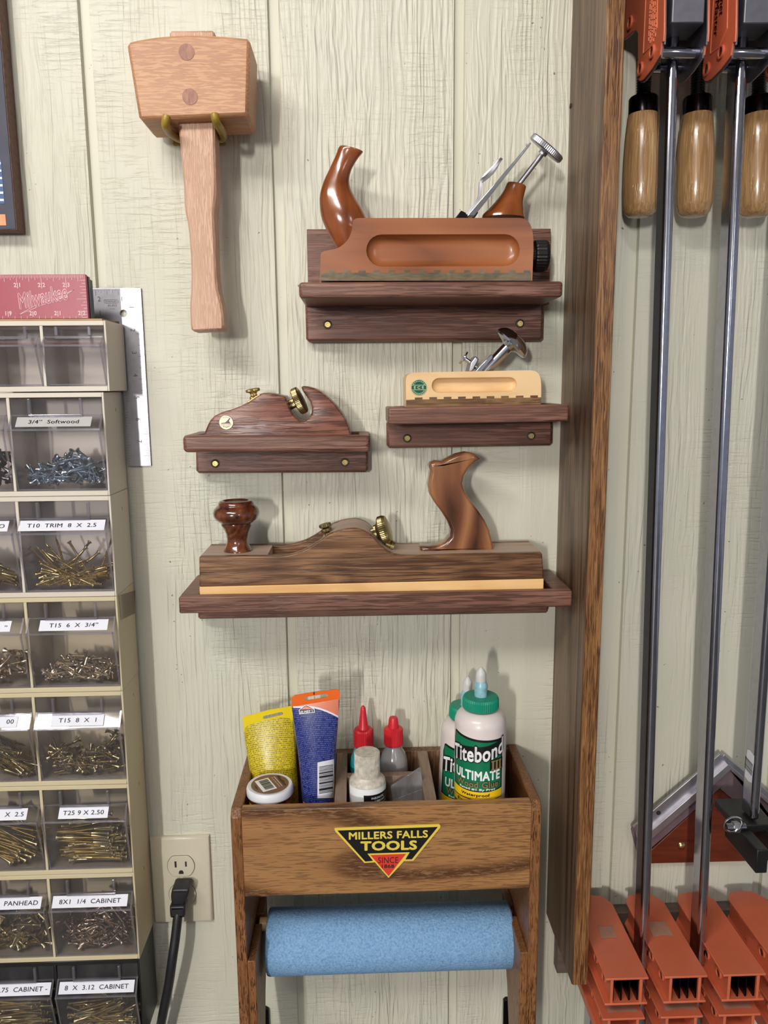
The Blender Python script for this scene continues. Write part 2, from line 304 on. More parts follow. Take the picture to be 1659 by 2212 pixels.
# ------------------------------------------------------------------ mesh helpers
def org(o):
    v = Vector((0, 0, 0))
    while o is not None: v += o.location; o = o.parent
    return v
class MB:
    def __init__(s): s.v = []; s.f = []; s.mi = []; s.cur = 0
    def add(s, vs, fs):
        b = len(s.v); s.v += [tuple(v) for v in vs]
        for f in fs: s.f.append([b+i for i in f]); s.mi.append(s.cur)
        return s
    def box(s, x0, x1, d0, d1, z0, z1):
        y0, y1 = -d1, -d0
        v = [(x0, y0, z0), (x1, y0, z0), (x1, y1, z0), (x0, y1, z0), (x0, y0, z1), (x1, y0, z1), (x1, y1, z1), (x0, y1, z1)]
        return s.add(v, [(3, 2, 1, 0), (4, 5, 6, 7), (0, 1, 5, 4), (1, 2, 6, 5), (2, 3, 7, 6), (3, 0, 4, 7)])
    def hexa(s, v): return s.add(v, [(3, 2, 1, 0), (4, 5, 6, 7), (0, 1, 5, 4), (1, 2, 6, 5), (2, 3, 7, 6), (3, 0, 4, 7)])
    def prism(s, pts, d0, d1):                     # outline in XZ, from d0 (wall side) to d1 (front)
        pts = ccw(pts); n = len(pts)
        v = [(x, -d1, z) for x, z in pts]+[(x, -d0, z) for x, z in pts]
        f = [list(range(n)), list(range(2*n-1, n-1, -1))]+[(i, i+n, (i+1) % n+n, (i+1) % n) for i in range(n)]
        return s.add(v, f)
    def prismX(s, pts, x0, x1):                    # outline in (d, Z), along X
        n = len(pts); v = [(x0, -d, z) for d, z in pts]+[(x1, -d, z) for d, z in pts]
        a = sum(pts[i][0]*pts[(i+1) % n][1]-pts[(i+1) % n][0]*pts[i][1] for i in range(n))
        f = [list(range(n)), list(range(2*n-1, n-1, -1))]+[(i, i+n, (i+1) % n+n, (i+1) % n) for i in range(n)]
        return s.add(v, [list(reversed(q)) for q in f] if a < 0 else f)
    def rounded(s, pts, d0, d1, r, n=4, back=True):   # soft-edged slab: outline shrinks as it nears either face
        pts = ccw(pts); m = len(pts); nor = []
        for i in range(m):
            a, b, c = Vector(pts[i-1]), Vector(pts[i]), Vector(pts[(i+1) % m])
            e1, e2 = (b-a).normalized(), (c-b).normalized(); t = (e1+e2)
            t = t.normalized() if t.length > 1e-6 else e1
            k = 1/max(.5, Vector((t.y, -t.x)).dot(Vector((e1.y, -e1.x))))
            nor.append(Vector((-t.y, t.x))*k)
        L = []
        for k in range(n+1):
            th = PI/2*k/n; L.append((r*(1-math.sin(th)), d1-r*(1-math.cos(th))))
        if back: L += [(o, d0+d1-d) for o, d in reversed(L)]
        else: L.append((0, d0))
        vs = []
        for off, d in L: vs += [(pts[i][0]+nor[i].x*off, -d, pts[i][1]+nor[i].y*off) for i in range(m)]
        K = len(L); tess = tessellate_polygon([[Vector((x, z, 0)) for x, z in pts]])
        f = [list(q) for q in tess]+[[(K-1)*m+i for i in reversed(q)] for q in tess]
        for k in range(K-1): f += [(k*m+i, (k+1)*m+i, (k+1)*m+(i+1) % m, k*m+(i+1) % m) for i in range(m)]
        return s.add(vs, f)
    def lathe(s, prof, o=(0, 0, 0), ax=(0, 0, 1), n=32, flute=0., nf=0, caps=True):  # prof [(r, h)]
        o = Vector(o); ax = Vector(ax).normalized()
        u = ax.orthogonal().normalized(); w = ax.cross(u)
        vs = []
        for r, h in prof:
            for i in range(n):
                a = 2*PI*i/n; rr = r*(1+(flute if (nf and i % 2) else 0))
                vs.append(o+ax*h+(u*math.cos(a)+w*math.sin(a))*rr)
        K = len(prof); f = []
        for k in range(K-1): f += [(k*n+i, k*n+(i+1) % n, (k+1)*n+(i+1) % n, (k+1)*n+i) for i in range(n)]
        if caps: f += [list(range(n-1, -1, -1)), list(range((K-1)*n, K*n))]
        return s.add(vs, f)
    def loft(s, secs, n=24, p=2.):                  # secs [(center xyz, half vector u, half vector w)]
        vs = []
        for c, u, w in secs:
            c, u, w = Vector(c), Vector(u), Vector(w)
            for i in range(n):
                a = 2*PI*i/n; ca, sa = math.cos(a), math.sin(a); q = 2/p
                vs.append(c+u*math.copysign(abs(ca)**q, ca)+w*math.copysign(abs(sa)**q, sa))
        K = len(secs); f = []
        for k in range(K-1): f += [(k*n+i, k*n+(i+1) % n, (k+1)*n+(i+1) % n, (k+1)*n+i) for i in range(n)]
        f += [list(range(n-1, -1, -1)), list(range((K-1)*n, K*n))]
        return s.add(vs, f)
    def tube(s, pts, r, n=12):
        pts = [Vector(p) for p in pts]; secs = []; up = None
        for i, p in enumerate(pts):
            t = (pts[min(i+1, len(pts)-1)]-pts[max(i-1, 0)]).normalized()
            if up is None: up = t.orthogonal().normalized()
            up = (up-t*up.dot(t)).normalized(); w = t.cross(up); rr = r[i] if isinstance(r, (list, tuple)) else r
            secs.append((p, up*rr, w*rr))
        return s.loft(secs, n)
    def build(s, name, mats, parent=None, origin=None, bevel=0., seg=2, smooth=True, ang=35., label=None, **tg):
        if not isinstance(mats, (list, tuple)): mats = [mats]
        o3 = org(parent) if parent is not None else (Vector(origin) if origin is not None else s.base())
        me = bpy.data.meshes.new(name); me.from_pydata([tuple(Vector(v)-o3) for v in s.v], [], s.f)
        bm = bmesh.new(); bm.from_mesh(me); bmesh.ops.recalc_face_normals(bm, faces=bm.faces); bm.to_mesh(me); bm.free()
        for m in mats: me.materials.append(MT[m] if isinstance(m, str) else m)
        if len(me.polygons) == len(s.mi): me.polygons.foreach_set('material_index', s.mi)
        if smooth:
            me.polygons.foreach_set('use_smooth', [True]*len(me.polygons)); me.set_sharp_from_angle(angle=math.radians(ang))
        me.update()
        ob = bpy.data.objects.new(name, me); COL.objects.link(ob)
        if parent is not None: ob.parent = parent
        else: ob.location = o3
        if bevel:
            b = ob.modifiers.new('bevel', 'BEVEL'); b.width = bevel; b.segments = seg; b.limit_method = 'ANGLE'; b.angle_limit = math.radians(40); b.harden_normals = False
        if label: ob['label'] = label
        for k, v in tg.items(): ob[k] = v
        return ob
    def base(s):
        xs = [v[0] for v in s.v]; ys = [v[1] for v in s.v]; zs = [v[2] for v in s.v]
        return Vector(((min(xs)+max(xs))/2, (min(ys)+max(ys))/2, min(zs)))
def ccw(p):
    a = sum(p[i][0]*p[(i+1) % len(p)][1]-p[(i+1) % len(p)][0]*p[i][1] for i in range(len(p)))
    return list(p) if a > 0 else list(reversed(p))
def spline(pts, k=4, closed=True):                   # Catmull-Rom through the points
    n = len(pts); out = []
    for i in range(n if closed else n-1):
        g = (lambda j: Vector(pts[j % n])) if closed else (lambda j: Vector(pts[max(0, min(n-1, j))]))
        a, b, c, d = g(i-1), g(i), g(i+1), g(i+2)
        for q in range(k):
            t = q/k; out.append(tuple(.5*((2*b)+(-a+c)*t+(2*a-5*b+4*c-d)*t*t+(-a+3*b-3*c+d)*t**3)))
    if not closed: out.append(tuple(pts[-1]))
    return out
def thing(name, label, cat, loc, group=None):
    o = bpy.data.objects.new(name, None); COL.objects.link(o); o.location = loc; o.empty_display_size = .02
    o['label'] = label; o['category'] = cat
    if group: o['group'] = group
    return o
def fill_with_hole(outer, holes, d):                 # triangulated XZ face with holes, returns verts, faces
    bm = bmesh.new(); E = []
    for lp in [outer]+holes:
        vs = [bm.verts.new((x, -d, z)) for x, z in lp]
        E += [bm.edges.new((vs[i], vs[(i+1) % len(vs)])) for i in range(len(vs))]
    bmesh.ops.triangle_fill(bm, edges=E, use_beauty=True)
    bm.verts.index_update(); v = [tuple(q.co) for q in bm.verts]; f = [[q.index for q in g.verts] for g in bm.faces]; bm.free()
    return v, f
def plate_holes(mb, outer, holes, d0, d1):
    for d in (d0, d1): mb.add(*fill_with_hole(outer, holes, d))
    for lp in [outer]+holes:
        n = len(lp); mb.add([(x, -d0, z) for x, z in lp]+[(x, -d1, z) for x, z in lp], [(i, (i+1) % n, (i+1) % n+n, i+n) for i in range(n)])
    return mb
def stadium(A, B, r, n=10):                          # capsule outline between two XZ points
    A, B = Vector(A), Vector(B); u = (B-A).normalized(); w = Vector((-u.y, u.x)); out = []
    for c, s0 in ((B, -PI/2), (A, PI/2)):
        for i in range(n+1): a = s0+PI*i/n; out.append(tuple(c+u*math.cos(a)*r+w*math.sin(a)*r))
    return out
def body_with_groove(mb, outer, A, B, r, dep, d0, d1):
    n = len(outer); mb.add(*fill_with_hole(outer, [stadium(A, B, r)], d1))
    mb.add([(x, -d0, z) for x, z in outer], [list(range(n))])
    mb.add([(x, -d0, z) for x, z in outer]+[(x, -d1, z) for x, z in outer], [(i, (i+1) % n, (i+1) % n+n, i+n) for i in range(n)])
    loops = [stadium(A, B, r*q) for q in (1., .96, .88, .74, .5, .2)]; dd = [0, .35, .62, .84, .97, 1.]
    m = len(loops[0]); vs = []
    for lp, q in zip(loops, dd): vs += [(x, -(d1-dep*q), z) for x, z in lp]
    f = []
    for k in range(len(loops)-1): f += [(k*m+i, k*m+(i+1) % m, (k+1)*m+(i+1) % m, (k+1)*m+i) for i in range(m)]
    f.append(list(range((len(loops)-1)*m, len(loops)*m)))
    return mb.add(vs, f)
_tc = {}
def text2d(s, size=1., bold=0., shear=0., outline=0.):
    """flat text centred on 0,0 -> verts 2D, faces"""
    key = (s, round(bold, 4), round(shear, 3), round(outline, 4))
    if key not in _tc:
        c = bpy.data.curves.new('t', 'FONT'); c.body = s; c.size = 1.; c.align_x = 'CENTER'; c.align_y = 'CENTER'; c.shear = shear
        c.resolution_u = 3; c.space_character = 1.05
        if outline: c.fill_mode = 'NONE'; c.bevel_depth = outline; c.bevel_resolution = 0
        o = bpy.data.objects.new('t', c); COL.objects.link(o)
        dg = bpy.context.evaluated_depsgraph_get(); me = o.evaluated_get(dg).to_mesh()
        v = [(q.co.x, q.co.y) for q in me.vertices]; f = [list(q.vertices) for q in me.polygons]
        o.evaluated_get(dg).to_mesh_clear(); bpy.data.objects.remove(o); bpy.data.curves.remove(c)
        if bold > 0:                                   # heavier strokes: the same glyphs drawn again, nudged all round
            v0, f0, nv = list(v), list(f), len(v); nk = 12 if bold > .07 else 8
            for q in range(nk):
                a = 2*PI*q/nk; v += [(x+bold*math.cos(a), y+bold*math.sin(a)) for x, y in v0]; f += [[i+nv*(q+1) for i in g] for g in f0]
        xs = [q[0] for q in v]; ys = [q[1] for q in v]; cx, cy = (min(xs)+max(xs))/2, (min(ys)+max(ys))/2
        _tc[key] = ([(x-cx, y-cy) for x, y in v], f, max(xs)-min(xs), max(ys)-min(ys))
    v, f, w, h = _tc[key]
    return [(x*size, y*size) for x, y in v], f, w*size, h*size
def put_text(mb, s, f, width=None, height=None, bold=0., shear=0., rot=0., outline=0.):
    """f(u, v) -> xyz; width/height fit the text block"""
    v, fc, w, h = text2d(s, 1., bold, shear, outline)
    kx = width/w if width else height/h; ky = height/h if height else kx
    c, sn = math.cos(rot), math.sin(rot)
    nv = len(text2d(s, 1., 0., shear, outline)[0]) if bold > 0 else len(v)
    q = [f((x*kx)*c-(y*ky)*sn, (x*kx)*sn+(y*ky)*c) for x, y in v]
    mb.add([(a, b-(i//nv)*1e-5, e) for i, (a, b, e) in enumerate(q)], fc); return mb
def flat(X, Z, d): return lambda u, v: (X+u, -d, Z+v)
def cyl(cx, cd, r, Z, a0): return lambda u, v: (cx+r*math.sin(a0+u/r), -(cd+r*math.cos(a0+u/r)), Z+v)
def rect(mb, f, u0, u1, v0, v1, nu=1):
    vs = []; fc = []
    for i in range(nu+1):
        u = u0+(u1-u0)*i/nu; vs += [f(u, v0), f(u, v1)]
    for i in range(nu): fc.append((2*i, 2*i+2, 2*i+3, 2*i+1))
    return mb.add(vs, fc)
def poly(mb, f, pts): return mb.add([f(u, v) for u, v in pts], [list(range(len(pts)))])
def disc(X, Z, r, n=28): return [(X+r*math.cos(2*PI*i/n), Z+r*math.sin(2*PI*i/n)) for i in range(n)]

# ================================================================== THE ROOM
FLOOR, CEIL = -1.42, 1.12
mb = MB(); prof = []; k = -6
while k*.2032 < 1.6:
    x = k*.2032; prof += [(x, 0), (x+.0006, .006), (x+.0116, .006), (x+.0124, 0)]; k += 1
xs = [(-1.35, 0)]+[q for q in prof if -1.35 < q[0] < 1.6]+[(1.6, 0)]
vs = [(x, y, FLOOR) for x, y in xs]+[(x, y, CEIL) for x, y in xs]; n = len(xs)
mb.add(vs, [(i, i+1, i+1+n, i+n) for i in range(n-1)])
mb.add([(-1.35, .02, FLOOR), (1.6, .02, FLOOR), (1.6, .02, CEIL), (-1.35, .02, CEIL)], [(0, 1, 2, 3)])
mb.build('wall_back', 'wall', origin=(0, 0, 0), smooth=False, kind='structure')
t = NT('concrete floor'); t.set(color=t.ramp(t.noise(t.coord(), 4., 5), [(.3, lin((92, 88, 84))), (.7, lin((120, 116, 110)))]), rough=.6); MT['floor'] = t.m
MT['ceil'] = plain('white ceiling', (206, 204, 198), .8, var=.02, scale=3)
MB().box(-3.2, 3.2, 0, 9., FLOOR-.05, FLOOR).build('floor', 'floor', origin=(0, 0, FLOOR), kind='structure')
MB().box(-3.2, 3.2, 0, 9., CEIL, CEIL+.05).build('ceiling', 'ceil', origin=(0, 0, CEIL), kind='structure')

# ================================================================== UPRIGHT OF THE CLAMP RACK
t = thing('rack_upright', 'tall stained oak board standing out from the wall between hand planes and clamps', 'board', (.342, -.06, -.695))
MB().box(.3332, .3515, .0, .124, -.694, .95).build('board', ['post_side'], t, bevel=.0012)
MB().box(.3338, .3510, .1235, .1262, -.6925, .95).build('front_edge', ['post_edge'], t, bevel=.001, label='striped open-grained front edge')
mb = MB(); mb.lathe([(.0026, 0), (.0026, .0014)], (.3322, -.006, P(1233, 233, 0)[1]), (1, 0, 0), 12); mb.build('nail_hole', 'ivory_dark', t)

# ================================================================== MALLET ON ITS HOOK
mz = P(425, 255, .05)[1]
t = thing('wooden_mallet', 'beech joiner\'s mallet hanging head up on a yellow hook', 'mallet', (-.07, -.05, .03))
head = zz('m', [(103, 160), (180, 141), (300, 122), (400, 112), (500, 107), (620, 108), (720, 113), (830, 121), (948, 134), (935, 662), (190, 690)], .079)
MB().prism(head, .018, .079).build('head', 'beech', t, bevel=.0032, seg=1, ang=25)
hf = [(395, 80), (705, 78), (705, 720), (708, 900), (714, 1060), (715, 1200), (706, 1270), (700, 1340), (704, 1430), (710, 1520), (712, 1640), (718, 1760), (728, 1850), (752, 1945), (764, 2020), (769, 2090), (766, 2126),
      (550, 2136), (541, 2090), (537, 1990), (536, 1950), (544, 1860), (545, 1760), (542, 1620), (532, 1480), (520, 1390), (505, 1320), (498, 1260), (494, 1120), (482, 980), (470, 860), (458, 735)]
MB().prism(zz('m', hf, .064), .034, .064).build('handle', 'beech_v', t, bevel=.0022, seg=1, ang=25)
mb = MB(); (X, Z), (X2, Z2) = zp('m', 390, 108, .04), zp('m', 712, 108, .04)
for (x, y) in ((515, 228), (538, 533)):
    X, Z = zp('m', x, y, .0792); mb = MB(); mb.lathe([(.0078, -.004), (.0078, .0004)], (X, -.079, Z), (0, -1, 0), 30); mb.build('dowel_plug', 'endgrain', t, label='darker round end-grain plug')
t = thing('mallet_hook', 'two-pronged hook with dirty yellow coating under the mallet head', 'hook', (-.07, -.01, P(430, 275, .03)[1]))
for pts in ([(390, 301, .0), (386, 299, .03), (375, 293, .048), (364, 283, .066), (358, 271, .082), (358, 260, .0865), (361, 250, .0865)],
            [(470, 300, .0), (479, 299, .03), (482, 293, .045), (478, 281, .064), (470, 268, .08), (465, 256, .0865), (464, 246, .0865)]):
    q = [(P(a, b, d)[0], -d, P(a, b, d)[1]) for a, b, d in pts]
    MB().tube(spline(q, 5, False), [.0042]*(len(q)*5-5)+[.0036], 12).build('prong', 'vinyl', t)
MB().box(P(390, 300, 0)[0]-.008, P(470, 300, 0)[0]+.008, 0, .003, P(390, 315, 0)[1], P(390, 285, 0)[1]).build('hook_plate', 'vinyl', t, bevel=.001)

# ================================================================== shelf helper
def cup_screw(X, Z, d, parent):
    m = MB(); m.lathe([(.0052, 0), (.0052, .0003), (.0036, .0003)], (X, -d, Z), (0, -1, 0), 20, caps=False); m.build('countersink', 'ivory_dark', parent)
    m = MB(); m.lathe([(.0040, -.001), (.0040, .0008), (.0030, .0014), (.0017, .0014), (.0015, .0006)], (X, -d, Z), (0, -1, 0), 20); m.build('screw', 'brass', parent, ang=15)
# --- top shelf
t = thing('wall_shelf', 'walnut ledge with tall backboard, topmost, under the orange-brown plane', 'shelf', (.17, -.01, .035))
c0, c1 = P(661, 738, .019), P(1173, 735, .019); f0, f1 = P(646, 644, .105), P(1216, 644, .105); tz = P(646, 609, .105)[1]
MB().box(c0[0], c1[0], 0, .019, c0[1], P(661, 640, .019)[1]).build('cleat', 'walnut', t, bevel=.003, seg=1)
b0, b1 = P(665, 600, .012), P(1190, 494, .012)
MB().box(b0[0], b1[0], 0, .012, f0[1]+.002, b1[1]).build('backboard', 'walnut', t, bevel=.0005)
MB().box(f0[0], f1[0], .0005, .105, f0[1], tz).build('ledge', 'walnut', t, bevel=.0035, seg=3)
for x, y in ((228, 1118), (1305, 1112)): cup_screw(*zp('t', x, y, .019), .019, t)
TOPZ = tz
# --- smoothing plane on it
t = thing('smoothing_plane', 'large varnished orange-brown wooden hand plane with horn handle, on the top shelf', 'hand plane', (.18, -.058, TOPZ))
yb = 872
body = spline([(188, 735), (196, 712), (240, 700), (285, 688), (325, 660), (352, 622), (366, 572), (368, 545), (375, 530), (395, 521)], 3, False) + [(700, 520), (1300, 520)] + spline([(1318, 522), (1345, 534), (1366, 566), (1378, 620), (1380, 700)], 3, False) + [(1373, yb), (183, yb)]
body = [(x, y) for x, y in body]
bo = zz('t', body, .090); bo = [(x, max(z, TOPZ)) if y > 860 else (x, z) for (x, z), (_, y) in zip(bo, body)]
A, B = zp('t', 530, 703, .09), zp('t', 1218, 703, .09); r = px2m(83/2.592, .09)
mb = MB(); body_with_groove(mb, bo, (A[0], A[1]), (B[0], A[1]), r*.96, .0085, .028, .090); mb.build('body', 'cherry', t, bevel=.0034, seg=2, ang=30)
te = [(235, 272), (320, 355), (400, 440), (485, 520), (570, 605), (655, 690), (738, 775), (822, 860), (905, 940), (990, 1028), (1075, 1112), (1158, 1195), (1240, 1278), (1325, 1362)]
sp_ = [(190, 872), (190, 828)]
for a, b in te: sp_ += [(a, 827), (a, 813), (b, 813), (b, 827)]
sp_ += [(1366, 827), (1366, 872)]
so = zz('t', sp_, .0903); so = [(x, max(z, TOPZ)) for x, z in so]
MB().prism(so, .0277, .0904).build('sole', 'lignum', t, smooth=False, label='dark greenish dovetailed sole strip')
def loft_LR(f, prs, dc, ratio, cap=None, n=28, p=2.):
    secs = []
    for q in prs:
        (a, b), (c, e) = q[:2]; A = Vector(zp(f, a, b, dc)); B = Vector(zp(f, c, e, dc)); m = (A+B)/2; h = (B-A)/2
        k = q[2] if len(q) > 2 else ratio
        secs.append(((m.x, -dc, m.y), (h.x, 0, h.y), (0, h.length*k, 0)))
    # smooth refine
    C = [s[0]+s[1]+s[2] for s in secs]; C = spline([tuple(q) for q in C], 4, False) if False else None
    out = []
    for i in range(len(secs)-1):
        for q in range(5):
            tt = q/5; row = []
            for comp in range(3):
                g = lambda j: Vector(secs[max(0, min(len(secs)-1, j))][comp])
                a, b, c, d = g(i-1), g(i), g(i+1), g(i+2)
                row.append(.5*((2*b)+(-a+c)*tt+(2*a-5*b+4*c-d)*tt*tt+(-a+3*b-3*c+d)*tt**3))
            out.append(row)
    out.append([Vector(q) for q in secs[-1]])
    return MB().loft(out, n, p)
loft_LR('t', [((294, 119), (426, 151)), ((287, 130), (420, 160)), ((272, 170), (392, 196)), ((240, 240), (362, 250)), ((204, 318), (349, 305)), ((184, 390), (356, 352)), ((183, 455), (382, 405)), ((192, 520), (420, 468)), ((212, 570), (445, 530)), ((240, 625), (440, 600)), ((278, 690), (420, 680))], .058, .62).build('horn', 'cherry_v', t, ang=50)
loft_LR('t', [((1236, 321), (1336, 343)), ((1230, 330), (1338, 352)), ((1210, 372), (1330, 385)), ((1170, 425), (1322, 430)), ((1128, 470), (1324, 470)), ((1098, 500), (1326, 498)), ((1092, 520), (1330, 522))], .058, .75).build('rear_button', 'cherry_v', t, ang=50)
MB().prism(zz('t', [(1000, 522), (1346, 116), (1354, 122), (1345, 135), (1040, 522)], .07), .036, .082).build('iron', 'chrome', t, bevel=.0004, label='bright thin blade standing up at a slant')
mb = MB(); mb.prism(zz('t', [(942, 520), (975, 478), (1000, 490), (1015, 520)], .074), .044, .074)
mb.prism(zz('t', [(1035, 520), (1062, 482), (1072, 490), (1050, 520)], .074), .044, .074); mb.build('chip_breaker', 'blackmetal', t, bevel=.0006)
def ribbon(f, cl, w0, dc, th):                        # bent strip: list of (x, y, half depth width)
    v = []; fc = []
    for x, y, hw in cl:
        X, Z = zp(f, x, y, dc); v += [(X, -dc-hw, Z), (X, -dc+hw, Z), (X+th, -dc+hw, Z-th*.6), (X+th, -dc-hw, Z-th*.6)]
    for i in range(len(cl)-1):
        for k in range(4): fc.append((i*4+k, i*4+(k+1) % 4, i*4+4+(k+1) % 4, i*4+4+k))
    fc += [(0, 1, 2, 3), tuple(len(cl)*4-4+k for k in (3, 2, 1, 0))]
    return MB().add(v, fc)
ribbon('t', [(1002, 505, .006), (1030, 462, .006), (1062, 415, .005), (1072, 388, .004), (1074, 350, .004), (1076, 318, .004), (1086, 303, .006), (1100, 297, .008), (1125, 275, .011), (1150, 246, .013), (1172, 216, .013), (1186, 197, .010), (1194, 188, .004)], 0, .066, .0022).build('lever_cap', 'steel', t, ang=50, label='spoon-ended spring lever')
MB().rounded(spline(zz('t', [(1086, 304), (1092, 288), (1112, 262), (1148, 228), (1172, 200), (1186, 188), (1194, 192), (1194, 208), (1176, 245), (1140, 282), (1108, 306), (1092, 312)], .068), 3), .056, .068, .001, 2).build('spoon_end', 'steel', t)
o0 = Vector((zp('t', 1300, 330, .058)[0], -.058, zp('t', 1300, 330, .058)[1])); o1 = Vector((zp('t', 1452, 132, .058)[0], -.058, zp('t', 1452, 132, .058)[1])); ax = (o1-o0).normalized()
adj = MB().lathe([(.0026, -.006), (.0026, (o1-o0).length)], o0, ax, 16).build('adjuster_rod', 'steel', t)
R_ = px2m(96/2.592, .058); tilt = (ax+Vector((0, -.30, 0))).normalized()
k_ = MB().lathe([(.002, -.0012), (R_*.93, -.0012), (R_, 0), (R_, .0048), (R_*.93, .006), (.002, .006)], o1-tilt*.002, tilt, 120, .025, 1).build('adjuster_wheel', 'steel', t, ang=20, label='knurled nickel disc')
MB().lathe([(.0048, -.004), (.0048, .001)], o1-tilt*.003, tilt, 20).build('wheel_collar', 'steel', k_)
X, Z = zp('t', 1376, 733, .058); r = px2m(78/2.592, .058)
MB().lathe([(r*.62, -.004), (r*.62, .001), (r*.96, .0014), (r, .003), (r, .012), (r*.9, .0155), (.001, .0165)], (X, -.058, Z), (1, 0, 0), 60, .03, 1).build('strike_button', 'blackplastic', t, ang=20, label='black ribbed round button')

# --- left small shelf
def tray_shelf(name, lab, rim_poly, f, cleat, d0, d1, rimw, fr, dep, org_, roundr, screws, cl_bevel=.003):
    t = thing(name, lab, 'shelf', org_)
    pts = zz(f, rim_poly, d1)                         # front face corner order: tl, tr, br, bl
    tl, tr, br, bl = pts; th = tl[1]-bl[1]
    def slab(x0, x1, da, db, zt_off, zb_off):
        def zat(x, lo): k = (x-tl[0])/(tr[0]-tl[0]); return (bl[1]+(br[1]-bl[1])*k+zb_off) if lo else (tl[1]+(tr[1]-tl[1])*k-zt_off)
        v = [(x0, -da, zat(x0, 1)), (x1, -da, zat(x1, 1)), (x1, -db, zat(x1, 1)), (x0, -db, zat(x0, 1)), (x0, -da, zat(x0, 0)), (x1, -da, zat(x1, 0)), (x1, -db, zat(x1, 0)), (x0, -db, zat(x0, 0))]
        return MB().hexa([v[k] for k in (3, 2, 1, 0, 7, 6, 5, 4)])
    slab(tl[0], tr[0], d1-fr, d1, 0, 0).build('front_lip', 'walnut', t, bevel=roundr, seg=4, ang=50)
    slab(tl[0]+rimw*.6, tr[0]-rimw*.6, d0, d1-fr+.0005, dep, .0004).build('tray_floor', 'walnut', t)
    slab(tl[0], tl[0]+rimw, d0, d1-fr*.6, 0.0006, .0002).build('side_lip', 'walnut', t, bevel=.0015)
    slab(tr[0]-rimw, tr[0], d0, d1-fr*.6, 0.0006, .0002).build('side_lip', 'walnut', t, bevel=.0015)
    slab(tl[0]+rimw*.9, tr[0]-rimw*.9, d0, d0+.008, 0.0006, .0002).build('back_lip', 'walnut', t, bevel=.001)
    MB().prism(zz(f, cleat, .019), 0, .019).build('cleat', 'walnut', t, bevel=cl_bevel, seg=1)
    for x, y in screws: cup_screw(*zp(f, x, y, .019), .019, t)
    return t
tray_shelf('wall_shelf', 'small walnut tray shelf left of centre, holding the brown plane without handles', [(84, 797), (1547, 795), (1547, 928), (84, 930)], 'l',
           [(187, 900), (1534, 900), (1534, 1084), (192, 1092)], .0005, .086, .012, .0135, .009, (.0, -.01, -.11), .0045, [(343, 1014), (1353, 1004)])
# --- brown plane on the left shelf
LZ = zp('l', 800, 860, .07)[1]
t = thing('scrub_plane', 'low reddish walnut hand plane with rear beak and brass wheel, on the left small shelf', 'hand plane', (0, -.05, LZ))
ol = [(250, 800), (262, 765), (280, 720), (300, 680), (335, 643), (395, 614), (480, 590), (540, 566), (600, 535), (655, 497), (700, 470), (722, 464), (780, 468), (845, 482), (880, 490), (893, 510), (905, 545), (920, 585), (940, 625), (965, 658), (1000, 682), (1040, 684), (1072, 662), (1092, 622), (1096, 580), (1082, 532), (1050, 488), (1022, 448), (1012, 418), (1028, 411), (1060, 414), (1110, 428), (1165, 455), (1225, 505), (1280, 560), (1325, 615), (1358, 672), (1385, 735), (1402, 800), (1404, 862), (250, 862)]
o2 = zz('l', ol, .066)
MB().rounded(o2, .022, .066, .0022, 3).build('body', 'walnut_red', t, ang=40)
MB().prism(zz('l', [(592, 548), (597, 528), (690, 470), (700, 492)], .064), .030, .064).build('lever_plate', 'brass', t, bevel=.0005)
def axis_lathe(f, p0, p1, dc, prof, tilt=0., **k):
    a = zp(f, *p0, dc); b = zp(f, *p1, dc); a = Vector((a[0], -dc, a[1])); b = Vector((b[0], -dc, b[1])); ax = ((b-a).normalized()+Vector((0, -tilt, 0))).normalized()
    return MB().lathe(prof, a, ax, **k)
axis_lathe('l', (648, 505), (632, 430), .046, [(.0050, -.001), (.0050, .0015), (.0034, .0032), (.0034, .0052), (.0046, .0064), (.0070, .0072), (.0076, .0080), (.0076, .0096), (.0070, .0104), (.0042, .0110), (.0005, .0110)], n=60, flute=.05, nf=1).build('thumb_screw', 'brass', t, ang=25)
w_ = axis_lathe('l', (905, 568), (1000, 523), .046, [(.0052, 0), (.0052, .0105), (.0138, .0110), (.0148, .0120), (.0148, .0175), (.0138, .0185), (.005, .0195), (.0005, .0195)], .1, n=110, flute=.03, nf=1).build('adjuster_wheel', 'brass_old', t, ang=22)
X, Z = zp('l', 428, 695, .066); r = px2m(54/3.606, .066)
bd = MB().lathe([(r, -.001), (r, .0003), (r*.94, .0006), (.0005, .0006)], (X, -.066, Z), (0, -1, 0), 36).build('medallion', 'badge_silver', t, ang=10, label='round pale metal badge')
mb = MB(); f = lambda u, v: (X+u*.56, -.0669, Z+v*.56)
poly(mb, f, [(-.012*.9, -.001), (-.002, 0), (.003, .0045), (.0075, .0095), (.0085, .008), (.0055, .003), (.009, -.0022), (-.009, -.0022)]); rect(mb, f, -.0105, .0105, -.0042, -.0034); rect(mb, f, -.0100, .0100, -.0056, -.0051)
for q in range(5): rect(mb, f, -.006+q*.0026, -.0044+q*.0026, -.0098+abs(q-2)*.0007, -.0078+abs(q-2)*.0007)
for q in range(5): rect(mb, f, -.006+q*.0026, -.0046+q*.0026, .0100-abs(q-2)*.0006, .0112-abs(q-2)*.0006)
mb.build('badge_mark', 'etch', bd, smooth=False)

